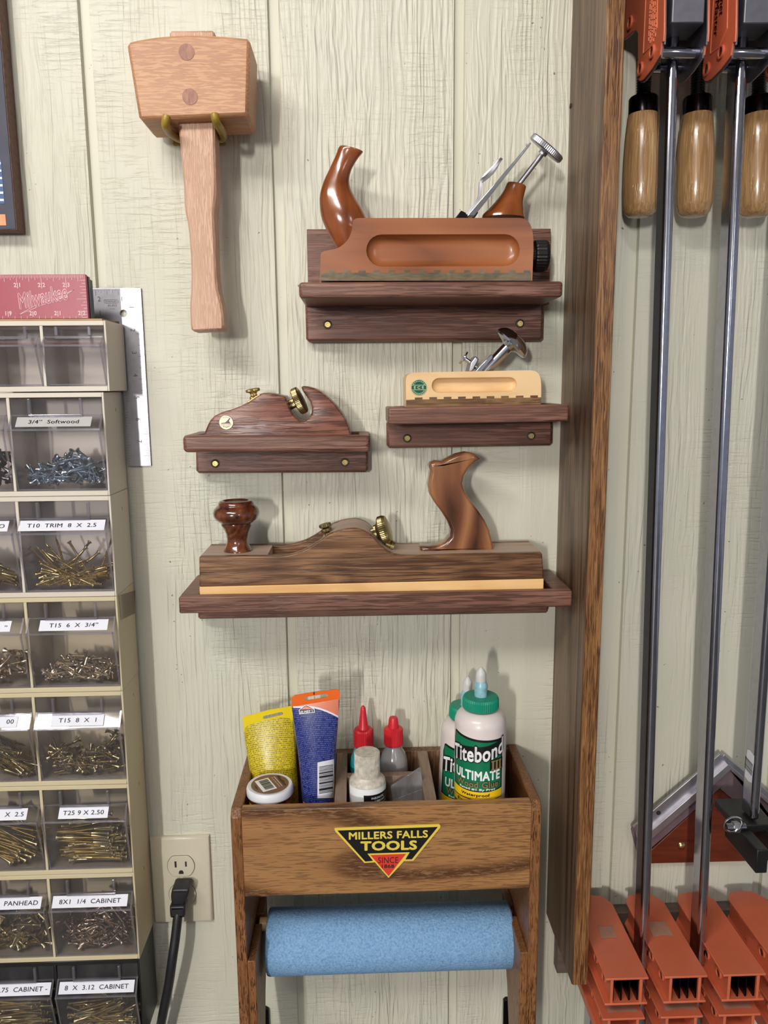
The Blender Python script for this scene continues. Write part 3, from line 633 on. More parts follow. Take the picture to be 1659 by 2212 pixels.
# --- right small shelf and pale plane
tray_shelf('wall_shelf', 'small walnut tray shelf at right, against the oak upright, holding the pale plane', [(106, 630), (1546, 600), (1548, 738), (104, 764)], 'r',
           [(92, 735), (1418, 712), (1414, 930), (96, 953)], .0005, .0855, .010, .006, .004, (.22, -.01, -.085), .002, [(258, 872), (1245, 853)])
RZ = zp('r', 785, 640, .078)[1]
t = thing('block_plane', 'pale blond wooden hand plane with domed chrome knob, on the right small shelf', 'hand plane', (.22, -.05, RZ))
ol = spline([(246, 430), (248, 395), (262, 366), (300, 350)], 3, False)+[(700, 341)]+spline([(1235, 331), (1280, 340), (1308, 368), (1322, 420), (1324, 470)], 3, False)+[(1323, 625), (248, 640)]
bo = zz('r', ol, .078)
A, B = zp('r', 510, 452, .078), zp('r', 1072, 445, .078)
mb = MB(); body_with_groove(mb, bo, A, B, px2m(56/3.687, .078), .0075, .022, .078); mb.build('body', 'pale', t, bevel=.002, seg=2, ang=30)
sp_ = [(248, 640), (248, 568)]
for a in (318, 433, 548, 662, 777, 890, 1005, 1122, 1237):
    k = 566-(a-248)*.0175; sp_ += [(a, k), (a, k-17), (a+60, k-18), (a+60, k-1)]
sp_ += [(1323, 547), (1323, 625)]
MB().prism(zz('r', sp_, .0782), .0218, .0784).build('sole', 'lignum_brown', t, smooth=False, label='darker toothed sole strip')
X, Z = zp('r', 350, 468, .0785); r = px2m(61/3.687, .078)
bd = MB().lathe([(r, -.001), (r, .0004), (r*.93, .0006), (.0004, .0006)], (X, -.078, Z), (0, -1, 0), 40).build('medallion', 'badge_green', t, ang=10, label='round green enamel badge')
mb = MB(); f = flat(X, Z, .0788)
N = 48
for ra, rb in ((r*.985, r*.92),):
    for q in range(N):
        a, b = 2*PI*q/N, 2*PI*(q+1)/N; mb.add([f(ra*math.cos(a), ra*math.sin(a)), f(ra*math.cos(b), ra*math.sin(b)), f(rb*math.cos(b), rb*math.sin(b)), f(rb*math.cos(a), rb*math.sin(a))], [(0, 1, 2, 3)])
put_text(mb, 'E C E', f, width=r*1.25, height=r*.34, bold=.03)
for a0, cnt, wd_ in ((PI/2, 8, 2.0), (-PI/2, 10, 2.3)):          # ring lettering too small to read: short strokes
    for q in range(cnt):
        a = a0+(q-(cnt-1)/2)*wd_/(cnt-1)
        for e in (-.055, .03):
            c_, s_ = math.cos(a+e), math.sin(a+e); w_c = r*.022
            mb.add([f(c_*r*.70-s_*w_c, s_*r*.70+c_*w_c), f(c_*r*.70+s_*w_c, s_*r*.70-c_*w_c), f(c_*r*.86+s_*w_c, s_*r*.86-c_*w_c), f(c_*r*.86-s_*w_c, s_*r*.86+c_*w_c)], [(0, 1, 2, 3)])
rect(mb, f, -r*.92, r*.92, r*.25, r*.31); rect(mb, f, -r*.92, r*.92, -r*.31, -r*.25)
mb.build('lettering', 'badge_pale', bd, smooth=False)
MB().prism(zz('r', [(795, 345), (925, 205), (940, 210), (935, 235), (845, 345)], .07), .034, .07).build('iron', 'chrome', t, bevel=.0005)
axis_lathe('r', (870, 345), (1000, 205), .052, [(.0062, 0), (.0062, .036), (.0105, .0385), (.0208, .0400), (.0218, .0420), (.0205, .0462), (.0165, .0505), (.0095, .0535), (.0005, .0545)], .05, n=48).build('knob', 'chrome', t, ang=40, label='mushroom-shaped polished chrome knob')
mb = MB(); mb.prism(zz('r', [(742, 345), (762, 268), (785, 240), (800, 216), (828, 238), (822, 262), (800, 300), (775, 345)], .066), .040, .066); mb.build('lever_block', 'steel', t, bevel=.0015)
mb = MB(); a = zp('r', 815, 298, .066); b = zp('r', 732, 240, .066); a, b = Vector((a[0], -.055, a[1])), Vector((b[0], -.055, b[1])); ax = (b-a).normalized(); L = (b-a).length
mb.lathe([(.0032, -.001), (.0036, .002), (.0022, .003), (.0022, L), (.0042, L+.001), (.0078, L+.002), (.0078, L+.0036), (.001, L+.004)], a, ax, 24).build('lever_screw', 'chrome', t)

# --- long tray shelf
fr_ = .102; q0, q1 = P(385.5, 1296, fr_), P(1237, 1276, fr_); zb_ = P(385.5, 1326, fr_)[1]
TT = P(500, 1288.5, fr_)[1]; TZ = TT-.0095
t = thing('wall_shelf', 'long low walnut tray shelf, lowest of the four, holding the long plane', 'shelf', (.11, -.01, zb_))
X0, X1 = q0[0], q1[0]
MB().box(X0, X1, .090, fr_, zb_, TT).build('front_lip', 'walnut', t, bevel=.0018, seg=2)
MB().box(X0, X0+.0195, .0005, .0905, zb_+.0002, TT-.0003).build('side_lip', 'walnut', t, bevel=.001)
MB().box(X1-.0195, X1, .0005, .0905, zb_+.0002, TT-.0003).build('side_lip', 'walnut', t, bevel=.001)
MB().box(X0+.018, X1-.018, .0005, .012, zb_+.0002, TT-.0003).build('back_lip', 'walnut', t, bevel=.001)
MB().box(X0+.015, X1-.015, .010, .0902, zb_+.0004, TZ).build('tray_floor', 'walnut', t)
c0, c1 = P(428, 1338, .019), P(1184, 1323, .019)
MB().box(c0[0], c1[0], 0, .019, c0[1], zb_+.004).build('cleat', 'walnut', t, bevel=.002, seg=1)
# --- jointer plane
JD, JB = .0885, .019
t = thing('jointer_plane', 'long walnut hand plane with round front knob and carved rear handle, on the longest shelf', 'hand plane', (.12, -.054, TZ))
def J(pts, d=JD): return zz('j', pts, d)
jz0 = TZ
hump = [(430, 450), (470, 446), (520, 432), (560, 412), (600, 386), (640, 361), (680, 346), (720, 339), (750, 339), (785, 351), (812, 374), (840, 405), (868, 427), (900, 442), (940, 447), (1000, 447)]
top = [(112, 452)]+spline(hump, 3, False)+[(1494, 437)]
cheek = J(top)+J([(1500, 541), (113, 574)])
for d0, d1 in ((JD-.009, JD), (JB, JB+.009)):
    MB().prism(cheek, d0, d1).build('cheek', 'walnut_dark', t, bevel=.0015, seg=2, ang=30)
st = J([(113, 574), (1500, 541)]); st = [st[0], st[1], (st[1][0], jz0), (st[0][0], jz0)]
MB().prism(st, JB, JD+.0002).build('sole', 'maple', t, bevel=.0008, label='pale maple sole strip')
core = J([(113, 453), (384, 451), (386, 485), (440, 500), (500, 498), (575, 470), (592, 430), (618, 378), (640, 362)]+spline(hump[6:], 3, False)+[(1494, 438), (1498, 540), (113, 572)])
MB().prism(core, JB+.009, JD-.009).build('core', 'glare_tan', t, bevel=.0004, label='centre block with the throat, ceiling-light glare painted tan')
MB().prism(J([(596, 440), (624, 372), (650, 352), (662, 362), (632, 385), (612, 440)], .08), .032, .076).build('lever_plate', 'steel', t, bevel=.0004)
for dc in (.036, .070):
    k0 = (630, 362)
    axis_lathe('j', k0, (618, 322), dc, [(.0034, -.003), (.0034, .002), (.0022, .003), (.0052, .0040), (.0058, .0048), (.0058, .0062), (.0050, .0072), (.0030, .0080), (.0058, .0090), (.0066, .0098), (.0066, .0116), (.0058, .0126), (.0005, .0132)], n=48, flute=.05, nf=1).build('thumb_screw', 'brass_old', t, ang=25)
axis_lathe('j', (800, 362), (895, 330), .054, [(.0055, -.004), (.0055, .0060), (.0085, .0068), (.0085, .0090), (.0110, .0112), (.0150, .0126), (.0162, .0140), (.0162, .0190), (.0148, .0220), (.0090, .0238), (.0005, .0240)], .15, n=96, flute=.035, nf=1).build('adjuster_wheel', 'brass_old', t, ang=22)
axis_lathe('j', (862, 400), (880, 408), .062, [(.0042, 0), (.0042, .005), (.007, .006), (.007, .0095), (.001, .010)], n=24).build('lever_screw', 'brass_old', t)
KX, KZ = zp('j', 268, 426, .056); s_ = px2m(1/1.864, .056)
kp = [(56, 0), (55, 6), (47, 18), (41, 34), (40, 48), (44, 70), (52, 88), (58, 98), (61, 104), (60, 110), (68, 116), (82, 126), (89, 140), (90, 152), (85, 166), (76, 176), (70, 180), (69, 184), (67, 192), (62, 197), (52, 198), (48, 195), (46, 192), (0.5, 192)]
kn = MB().lathe([(a*s_, b*s_*1.0) for a, b in kp], (KX, -.056, KZ), (0, 0, 1), 48).build('front_knob', 'burl', t, ang=60, label='turned dark glossy front knob')
MB().lathe([(44*s_, 0), (44*s_, .0004)], (KX, -.056, KZ+192*s_), (0, 0, 1), 32).build('knob_cap', 'blackmetal', kn)
tot = [(1003, 412), (1040, 413), (1075, 408), (1105, 394), (1124, 372), (1126, 345), (1112, 310), (1088, 272), (1060, 235), (1040, 200), (1034, 165), (1040, 130), (1044, 108), (1038, 88), (1044, 76), (1062, 68), (1092, 70), (1118, 56), (1150, 41), (1188, 33), (1222, 39), (1248, 61), (1226, 72), (1200, 95), (1180, 128), (1173, 160), (1184, 192), (1208, 230), (1238, 268), (1264, 306), (1282, 345), (1292, 385), (1298, 416), (1297, 440), (1004, 440)]
tt_ = zz('j', tot, .066)
MB().rounded(tt_, .042, .066, .0045, 5).build('rear_handle', 'tote', t, ang=60, label='carved banded saw-style rear handle')

# ================================================================== BOX WITH TOWEL HOLDER
BD = .142
L0, L1 = P(497, 1757, BD)[0], P(521, 1757, BD)[0]; R1, R0_ = P(1171, 1730, BD)[0], P(1149, 1730, BD)[0]
BT = P(835, 1743, BD)[1]; BB = P(835, 1929, BD)[1]
bx = thing('wall_caddy', 'stained oak wall box with dividers above and a towel roll holder below', 'wall caddy', (.118, -.07, -.80))
notch = P(552, 2077, BD)[1]; LEG = -.86
def side_pts(x): return [(.001, BT), (BD, BT), (BD, LEG), (.105, LEG), (.040, P(575, 2120, .03)[1]), (.001, P(575, 2050, 0)[1])]
sd = [(.001, BT), (BD-.008, BT), (BD, BT-.008), (BD, LEG), (.112, LEG), (.072, -.735), (.020, -.640), (.001, -.60)]
MB().prismX(sd, L0, L1).build('side_panel', 'oak_edge', bx, bevel=.0015, label='left upright side')
MB().prismX(sd, R0_, R1).build('side_panel', 'oak_edge', bx, bevel=.0015, label='right upright side')
lam = [(.030, notch), (.062, notch), (.062, notch-.016), (.080, notch-.016), (.080, notch), (BD-.0005, notch), (BD-.0005, LEG), (.112, LEG), (.072, -.735), (.030, -.66)]
w2 = P(552, 2090, BD)[0]-L1
MB().prismX(lam, L1, L1+w2).build('roll_bracket', 'oak_edge', bx, bevel=.001)
MB().prismX(lam, R0_-w2, R0_).build('roll_bracket', 'oak_edge', bx, bevel=.001)
MB().box(L1-.0002, R0_+.0002, BD-.0125, BD-.0005, BB, BT).build('front_panel', 'oak_front', bx, bevel=.001)
MB().box(L1-.0002, R0_+.0002, .001, .012, BB+.006, BT-.001).build('back_panel', 'oak_in', bx, bevel=.001)
MB().box(L1, R0_, .011, BD-.012, BB+.004, BB+.012).build('bottom_panel', 'oak_in', bx)
DT = BT-.0012
a0, a1 = zp('g', 556, 726, BD-.0125)[0], zp('g', 620, 724, BD-.0125)[0]; b0, b1 = zp('g', 1010, 712, BD-.0125)[0], zp('g', 1068, 710, BD-.0125)[0]
for m_, (xa, xb) in (('divider', ((a0+a1)/2-.0065, (a0+a1)/2+.0065)), ('divider', ((b0+b1)/2-.0065, (b0+b1)/2+.0065))):
    MB().box(xa, xb, .0115, BD-.012, BB+.011, DT).build(m_, 'divider', bx, bevel=.0006)
MB().box((a0+a1)/2+.006, (b0+b1)/2-.006, .062, .072, BB+.011, DT-.0004).build('divider', 'divider', bx, bevel=.0006)
BF = BB+.012                                           # floor of the compartments
MBd = MB().lathe([(.0078, 0), (.0078, R0_-L1-.010)], (L1+.005, -.071, notch-.0078), (1, 0, 0), 24); MBd.build('dowel', 'maple', bx, label='pale round dowel through the roll')
# sign
def Bp(x, y): X, Z = zp('b', x, y, BD+.0004); return (X, Z)
sg = thing('tool_sign', 'black and yellow triangular tool maker sign stuck on the box front', 'sign', (Bp(822, 500)[0], -BD, Bp(822, 680)[1]))
outl = [(558, 437), (566, 434), (1080, 415), (1086, 422), (1085, 432), (951, 597), (905, 598), (828, 682), (760, 604), (708, 608), (562, 450)]
MB().prism([Bp(*q) for q in outl], BD-.0003, BD+.0008).build('sign_plate', 'signyellow', sg, smooth=False)
inn = [(574, 446), (1072, 428), (944, 588), (912, 589), (934, 553), (722, 560), (750, 596), (712, 600)]
MB().prism([Bp(*q) for q in inn], BD, BD+.0011).build('sign_field', 'signblack', sg, smooth=False)
MB().prism([Bp(*q) for q in [(738, 568), (914, 562), (828, 672)]], BD, BD+.0011).build('sign_triangle', 'signred', sg, smooth=False)
mb = MB()
def sgt(mb, s, x0, x1, y0, y1, d, bold, k=0., f='b'):
    A = zp(f, x0, (y0+y1)/2+k*(x1-x0)/2, d); B = zp(f, x1, (y0+y1)/2-k*(x1-x0)/2, d); T = zp(f, (x0+x1)/2, y0, d); L = zp(f, (x0+x1)/2, y1, d)
    put_text(mb, s, flat((A[0]+B[0])/2, (A[1]+B[1])/2, d), width=B[0]-A[0], height=T[1]-L[1], bold=bold, rot=math.atan2(B[1]-A[1], B[0]-A[0])); return mb
sgt(mb, 'MILLERS FALLS', 630, 1024, 450, 488, BD+.0014, .03, .028); sgt(mb, 'TOOLS', 688, 970, 498, 546, BD+.0014, .04, .02)
mb.build('lettering', 'yellow_ink', sg, smooth=False)
mb = MB(); sgt(mb, 'SINCE', 776, 876, 580, 610, BD+.0014, .0, .012); sgt(mb, '1868', 794, 856, 616, 634, BD+.0014, .02, .012)
mb.build('lettering', 'ink', sg, smooth=False)
# towel roll
RD = .071; A = P(580, 2036, RD); B = P(1102, 2012, RD)
rz = notch-.0078-.0235; rr_ = .0372
roll = MB(); prof_ = [(.030, 0), (rr_-.003, 0), (rr_-.0008, .0008), (rr_, .003), (rr_, B[0]-A[0]-.003), (rr_-.0008, B[0]-A[0]-.0008), (rr_-.003, B[0]-A[0]), (.030, B[0]-A[0])]
rt = thing('paper_towel_roll', 'roll of blue shop towels on the dowel under the box', 'paper towels', (.12, -RD, rz-rr_))
roll.lathe(prof_+[prof_[0]], (A[0], -RD, rz), (1, 0, 0), 96, caps=False).build('towel_paper', 'towel', rt, ang=60)
MB().lathe([(.0302, .001), (.0302, B[0]-A[0]-.001), (.0284, B[0]-A[0]-.001), (.0284, .001), (.0302, .001)], (A[0], -RD, rz), (1, 0, 0), 40, caps=False).build('cardboard_core', 'ply', rt)
# black brackets low on the wall behind the box legs
for (xa, xb, y, lab) in ((556, 580, 2180, 'black metal bracket on the wall, behind the left leg of the caddy'), (1088, 1122, 2160, 'black metal bracket with a round screw, behind the right leg of the caddy')):
    A, B = P(xa, y, .006), P(xb, y, .006)
    t = thing('wall_bracket', lab, 'bracket', ((A[0]+B[0])/2, -.004, LEG))
    mb = MB(); mb.prism([(A[0], LEG), (B[0], LEG), (B[0], A[1]-.003), (B[0]-.004, A[1]), (A[0]+.003, A[1]), (A[0], A[1]-.003)], 0, .006).build('bracket_plate', 'blackmetal', t, bevel=.0008)
    if xa > 1000:
        X, Z = P(1109, 2196, .006); MB().lathe([(.0058, 0), (.0058, .002), (.0042, .0038), (.0008, .0045)], (X, -.006, Z), (0, -1, 0), 20).build('bracket_screw', 'chrome', t)

# ================================================================== WHAT STANDS IN THE CADDY
def tube_surf(f, prs, dc):
    rows = []
    for (a, b), (c, e), k in prs:
        A = zp(f, a, b, dc); B = zp(f, c, e, dc); rows.append(((a, b), (c, e), Vector(A), Vector(B), k))
    def at(x, y, lift=.0004):
        for i in range(len(rows)-1):                  # the pair of sections that brackets the point
            r0, r1 = rows[i], rows[i+1]
            y0 = r0[0][1]+(r0[1][1]-r0[0][1])*(x-r0[0][0])/(r0[1][0]-r0[0][0]); y1 = r1[0][1]+(r1[1][1]-r1[0][1])*(x-r1[0][0])/(r1[1][0]-r1[0][0])
            if y <= y1 or i == len(rows)-2: break
        q = max(0, min(1, (y-y0)/(y1-y0)))
        A = r0[2].lerp(r1[2], q); B = r0[3].lerp(r1[3], q); k = r0[4]*(1-q)+r1[4]*q
        lx = r0[0][0]*(1-q)+r1[0][0]*q; rx = r0[1][0]*(1-q)+r1[1][0]*q
        d = dc
        for _ in range(4):
            p = Vector(zp(f, x, y, d)); m = (A+B)/2; h = (B-A).length/2
            tt = max(-.985, min(.985, (p-m).dot((B-A).normalized())/h)); d = dc+h*k*math.sqrt(1-tt*tt)+lift
        p = zp(f, x, y, d); return (p[0], -d, p[1])
    return at
def tube_body(f, prs, dc, n=36):
    secs = []
    for (a, b), (c, e), k in prs:
        A = Vector(zp(f, a, b, dc)); B = Vector(zp(f, c, e, dc)); m = (A+B)/2; h = (B-A)/2
        secs.append(((m.x, -dc, m.y), (h.x, 0, h.y), (0, h.length*k, 0)))
    return MB().loft(secs, n)
def patch(mb, at, xs, yt, yb, nx=14, ny=8, lift=.0005):
    vs = []
    for i in range(nx+1):
        x = xs[0]+(xs[1]-xs[0])*i/nx
        for j in range(ny+1): vs.append(at(x, yt(x)+(yb(x)-yt(x))*j/ny, lift))
    return mb.add(vs, [(i*(ny+1)+j, (i+1)*(ny+1)+j, (i+1)*(ny+1)+j+1, i*(ny+1)+j+1) for i in range(nx) for j in range(ny)])
# --- yellow tube
YD = .050
zf = lambda x, y, d: zp('g', x, y, d)
ylow = P(480+260/2.304, 1420+640/2.304, YD)
yp = [((105, 335), (352, 285), .02), ((112, 400), (357, 355), .14), ((122, 470), (364, 440), .34), ((134, 540), (370, 530), .55), ((146, 620), (376, 615), .75), ((158, 720), (380, 718), .9)]
t = thing('filler_tube', 'yellow flattened tube of filler with fine print, behind the white-lidded jar', 'tube', (ylow[0], -YD, BF))
tb = tube_body('g', yp, YD)
lo = min(v[2] for v in tb.v)
tb.build('tube_body', 'yellow_text', t, ang=60)
def down(f, l, r_, dc, rad_k, z0, col, name, parent, **k):
    A = zp(f, *l, dc); B = zp(f, *r_, dc); R = (B[0]-A[0])/2*rad_k; zt = (A[1]+B[1])/2
    return MB().lathe([(R*.96, z0-zt), (R, z0-zt+.002), (R, -.001), (R*.9, 0.0)], ((A[0]+B[0])/2, -dc, zt), (0, 0, 1), 40, .02, 1).build(name, col, parent, ang=25, **k)
down('g', (158, 712), (380, 712), YD, .96, BF, 'yellow', 'tube_cap', t)
crimp = zz('g', [(103, 296), (230, 262), (349, 241), (354, 256), (352, 300), (350, 320), (107, 372), (106, 340)], YD)
hole = stadium(zp('g', 212, 298, YD), zp('g', 294, 279, YD), px2m(9/2.304, YD))
plate_holes(MB(), crimp, [hole], YD-.0006, YD+.0006).build('crimped_end', 'yellowtube', t, smooth=False, label='plain bright yellow crimped end with a hanging slot')
# --- blue and orange tube
QD = .092
bp = [((345, 244), (583, 203), .02), ((352, 290), (580, 262), .12), ((364, 370), (575, 345), .30), ((376, 460), (567, 440), .48), ((386, 560), (561, 548), .66), ((393, 640), (558, 632), .82), ((398, 700), (556, 700), .95)]
bt_ = P(480+476/2.304, 1420+700/2.304, QD)
t = thing('adhesive_tube', 'blue and orange squeeze tube standing on its cap, left of the first divider', 'tube', (bt_[0], -QD, BF))
tube_body('g', bp, QD).build('tube_body', 'blue_text', t, ang=60)
at = tube_surf('g', bp, QD)
wave = lambda x: 244+((x-352)*.0 if x < 440 else (x-440)**1.55*.0235)
mb = MB(); patch(mb, at, (349, 579), lambda x: 246-(x-349)*.17, lambda x: max(wave(x), 247-(x-349)*.17), 20, 4, .0004); mb.build('orange_band', 'pinkorange', t)
mb = MB(); patch(mb, at, (353, 577), lambda x: wave(x)-1, lambda x: wave(x)+8, 24, 1, .0006); mb.build('white_wave', 'label', t)
mb = MB(); mb.cur = 0; patch(mb, at, (474, 556), lambda x: 523-(x-474)*.20, lambda x: 702-(x-474)*.04, 10, 8, .0006); mb.cur = 1
y = 545
for k, w_ in enumerate([3, 2, 2, 3, 2, 7, 3, 11, 2, 3, 2, 8, 2, 3, 2, 12, 3, 3]):
    patch(mb, at, (482, 552), (lambda y: lambda x: y-(x-482)*.17)(y), (lambda y, w_: lambda x: y+w_-(x-482)*.17)(y, w_), 8, 1, .0010); y += w_+3.6
mb.build('barcode', ['label', 'ink'], t, smooth=False)
mb = MB(); hx = [(384, 284), (381, 262), (408, 240), (418, 235), (428, 239), (459, 256), (461, 275)]
mb.add([at(x, y, .0010) for x, y in hx], [list(range(len(hx)))]); mb.cur = 1
hy = [(387, 280), (385, 262), (409, 244), (418, 239), (427, 243), (455, 259), (457, 272)]; mb.add([at(x, y, .0014) for x, y in hy], [list(range(len(hy)))]); mb.cur = 2
tr_ = [(390, 260), (417, 242), (450, 257)]; mb.add([at(x, y, .0018) for x, y in tr_], [(0, 1, 2)])
mb.cur = 0; v, fc, w, h = text2d("ELMER'S", 1., .035, .15)
mb.add([at(421+x*64/w, 270-y*15/h-(x*64/w)*.12, .0022) for x, y in v], fc); mb.build('maker_badge', ['white_ink', 'navy', 'pinkorange'], t, smooth=False)
cr = zz('g', [(345, 200), (360, 188), (455, 172), (570, 159), (582, 163), (586, 178), (583, 210), (346, 250)], QD)
plate_holes(MB(), cr, [stadium(zp('g', 420, 205, QD), zp('g', 516, 189, QD), px2m(9.5/2.304, QD))], QD-.0006, QD+.0006).build('crimped_end', 'orangetube', t, smooth=False, label='orange crimped end with a hanging slot')
MB().prism(zz('g', [(454, 172), (460, 171), (460, 184), (454, 185)], QD), QD+.0006, QD+.0009).build('registration_mark', 'ink', t, smooth=False)
down('g', (402, 702), (553, 702), QD, 1., BF, 'orangetube', 'tube_cap', t)
# --- white-lidded jar
JR = px2m(121/2.304, .1)*.985; jc = P(480+238/2.304, 1420+640/2.304, .1)
jx = jc[0]; jd = .128-JR-.0008; jt = P(583.3, 1420+630/2.304, jd)[1]; jb = P(583.3, 1420+734/2.304, jd+JR)[1]
t = thing('putty_jar', 'short jar with white ribbed lid and brown barcode label, front left of the caddy', 'jar', (jx, -jd, BF))
ld = MB().lathe([(JR*.98, jb-jt), (JR, jb-jt+.001), (JR, -.003), (JR*.965, -.0007), (JR*.93, 0), (JR*.80, -.0004), (.0005, -.0004)], (jx, -jd, jt), (0, 0, 1), 140, -.008, 1).build('lid', 'whiteplastic', t, ang=35)
MB().lathe([(JR*.90, BF-jt), (JR*.91, BF-jt+.002), (JR*.91, jb-jt-.004), (JR*.86, jb-jt+.002)], (jx, -jd, jt), (0, 0, 1), 48).build('jar_body', 'burl', t)
top_ = lambda rot, ox=0, oy=0: (lambda u, v: (jx+(u+ox)*math.cos(rot)-(v+oy)*math.sin(rot), -jd+(u+ox)*math.sin(rot)+(v+oy)*math.cos(rot), jt+.0004))
f = top_(0); mb = MB(); poly(mb, lambda u, v: f(u, v)[:2]+(jt+.0001,), disc(0, 0, JR*.80, 40)); rot = -1.08
g2 = lambda h: (lambda u, v: top_(rot)(u, v)[:2]+(jt+h,))
mb.cur = 1; rect(mb, g2(.0004), -JR*.52, JR*.52, -JR*.50, JR*.12); mb.cur = 2
u = -JR*.42
for w_ in (1, 2, 1, 3, 1, 1, 4, 1, 2, 1, 1, 3, 1, 2, 1, 1): rect(mb, g2(.0007), u, u+w_*.00048, -JR*.36, JR*.05); u += (w_+1.3)*.00048
mb.cur = 1; put_text(mb, 'WoodPutty', lambda u, v: g2(.0005)(u, v+JR*.52), width=JR*.95, height=JR*.20, bold=.02)
rect(mb, g2(.0005), -JR*.48, JR*.48, JR*.37, JR*.39)
put_text(mb, 'for use after finishing', lambda u, v: g2(.0005)(u, v+JR*.27), width=JR*.9, height=JR*.07); put_text(mb, 'MAHOGANY', lambda u, v: g2(.0005)(u, v-JR*.62), width=JR*.42, height=JR*.09, bold=.03)
mb.build('lid_label', ['brownlabel', 'white_ink', 'ink'], ld, smooth=False)
mb = MB(); 
for a0_, a1_ in ((.35, .95), (-1.2, -.75)): rect(mb, lambda u, v: (jx+(JR*.915)*math.sin(u), -(jd+JR*.915*math.cos(u)), v), a0_, a1_, BF+.006, jb-.006, 8)
mb.build('jar_label', 'yellow', t)
# --- red-capped bottles
def zlev(xg, yg, d): return P(480+xg/2.304, 1420+yg/2.304, d)[1]
def rr(n, d): return px2m(n/2.304, d)
D1 = .0365; X1_ = P(480+704/2.304, 1620, D1)[0]
t = thing('glue_bottle', 'small bottle of teal glue with long red cone tip, back middle of the caddy', 'glue bottle', (X1_, -D1, BF))
Z = lambda y: zlev(704, y, D1)
MB().lathe([(rr(46, D1), Z(440)), (rr(48, D1), Z(436)), (rr(47, D1), Z(362)), (rr(43, D1), Z(354)), (rr(29, D1), Z(352))], (X1_, -D1, 0), (0, 0, 1), 72, .04, 1).build('ribbed_cap', 'redcap', t, ang=20)
MB().lathe([(rr(30, D1), Z(354)), (rr(28, D1), Z(344)), (rr(24, D1), Z(336)), (rr(14, D1), Z(262)), (rr(12, D1), Z(250)), (rr(6, D1), Z(241)), (.0003, Z(239))], (X1_, -D1, 0), (0, 0, 1), 32).build('cone_tip', 'redcap', t)
MB().lathe([(rr(68, D1), BF), (rr(70, D1), BF+.002), (rr(70, D1), Z(555))], (X1_, -D1, 0), (0, 0, 1), 40).build('bottle_base', 'signblack', t)
MB().lathe([(rr(70, D1), Z(556)), (rr(70, D1), Z(530)), (rr(64, D1), Z(490)), (rr(52, D1), Z(462)), (rr(44, D1), Z(438))], (X1_, -D1, 0), (0, 0, 1), 40).build('bottle_shoulder', 'tealfluid', t)
D2 = .0355; X2_ = P(480+853/2.304, 1620, D2)[0]; Z = lambda y: zlev(853, y, D2)
t = thing('glue_bottle', 'small grey translucent bottle with blunt red cap, behind the caddy\'s cross divider', 'glue bottle', (X2_, -D2, BF))
MB().lathe([(rr(46, D2), Z(430)), (rr(48, D2), Z(425)), (rr(46, D2), Z(352)), (rr(30, D2), Z(346))], (X2_, -D2, 0), (0, 0, 1), 72, .04, 1).build('ribbed_cap', 'redcap', t, ang=20)
MB().lathe([(rr(28, D2), Z(352)), (rr(24, D2), Z(308)), (rr(20, D2), Z(298)), (.0004, Z(297))], (X2_, -D2, 0), (0, 0, 1), 24).build('cap_tip', 'redcap', t)
MB().lathe([(rr(71, D2), BF), (rr(73, D2), BF+.002), (rr(73, D2), Z(545)), (rr(70, D2), Z(505)), (rr(58, D2), Z(470)), (rr(42, D2), Z(448)), (rr(40, D2), Z(428))], (X2_, -D2, 0), (0, 0, 1), 40).build('bottle_body', 'grayfluid', t)
f = cyl(X2_, D2, rr(73, D2)+.0003, Z(556), -.05); mb = MB(); put_text(mb, 'NO OLEX', lambda u, v: f(u-.003, v), width=.013, height=.0024, bold=.03); 
f = cyl(X2_, D2, rr(73, D2)+.0004, Z(575), -.05)
mb.cur = 1
for q in range(9): rect(mb, f, .0055+q*.0011, .0055+q*.0011+.0006, -.006, .0035+q*.0004)
mb.build('bottle_label', ['ink', 'redcap'], t, smooth=False)
# --- white lubricant bottle
D3 = .0975; X3_ = P(480+723/2.304, 1700, D3)[0]; rb = rr(94, D3)
t = thing('lubricant_bottle', 'dirty white bottle with tall ribbed cap and black label, front middle of the caddy', 'bottle', (X3_, -D3, BF))
Z = lambda y: zlev(723, y, D3)
z_top = zlev(723, 470, D3); z_cb = zlev(723, 612, D3+rr(64, D3)); z_sh = z_cb-.0015
MB().lathe([(rr(65, D3), z_cb), (rr(66, D3), z_cb+.001), (rr(66, D3), z_top-.0022), (rr(65.5, D3), z_top-.0004), (rr(64, D3), z_top), (.0004, z_top)], (X3_, -D3, 0), (0, 0, 1), 110, -.03, 1).build('cap', 'offwhite', t, ang=20)
MB().lathe([(rb*.97, BF), (rb, BF+.002), (rb, z_sh-.008), (rb*.98, z_sh-.0045), (rb*.90, z_sh-.0022), (rr(68, D3), z_sh), (rr(60, D3), z_cb+.002)], (X3_, -D3, 0), (0, 0, 1), 56).build('bottle_body', 'offwhite', t)
f = cyl(X3_, D3, rb+.0003, z_sh-.0165, .0); mb = MB()
mb.add(*(lambda: (lambda M: (M.v, M.f))(rect(MB(), f, -rb*1.3, rb*1.5, -.03, .010, 30)))()); mb.cur = 1
rect(mb, cyl(X3_, D3, rb+.0006, z_sh-.0165, .0), -.0045, rb*1.4, -.03, .0035, 16); mb.cur = 0
f = cyl(X3_, D3, rb+.0009, z_sh-.0165, .0)
put_text(mb, 'PNEUMATIC', lambda u, v: f(u+.0125, v-.0005), width=.0165, height=.0026, bold=.03)
put_text(mb, 'LUBRICANT', lambda u, v: f(u+.0155, v-.0045), width=.0150, height=.0026, bold=.03)
rect(mb, f, -.001, rb*1.2, -.0081, -.0077, 8); put_text(mb, 'LUBRICANTE', lambda u, v: f(u+.0155, v-.0108), width=.0150, height=.0026, bold=.03)
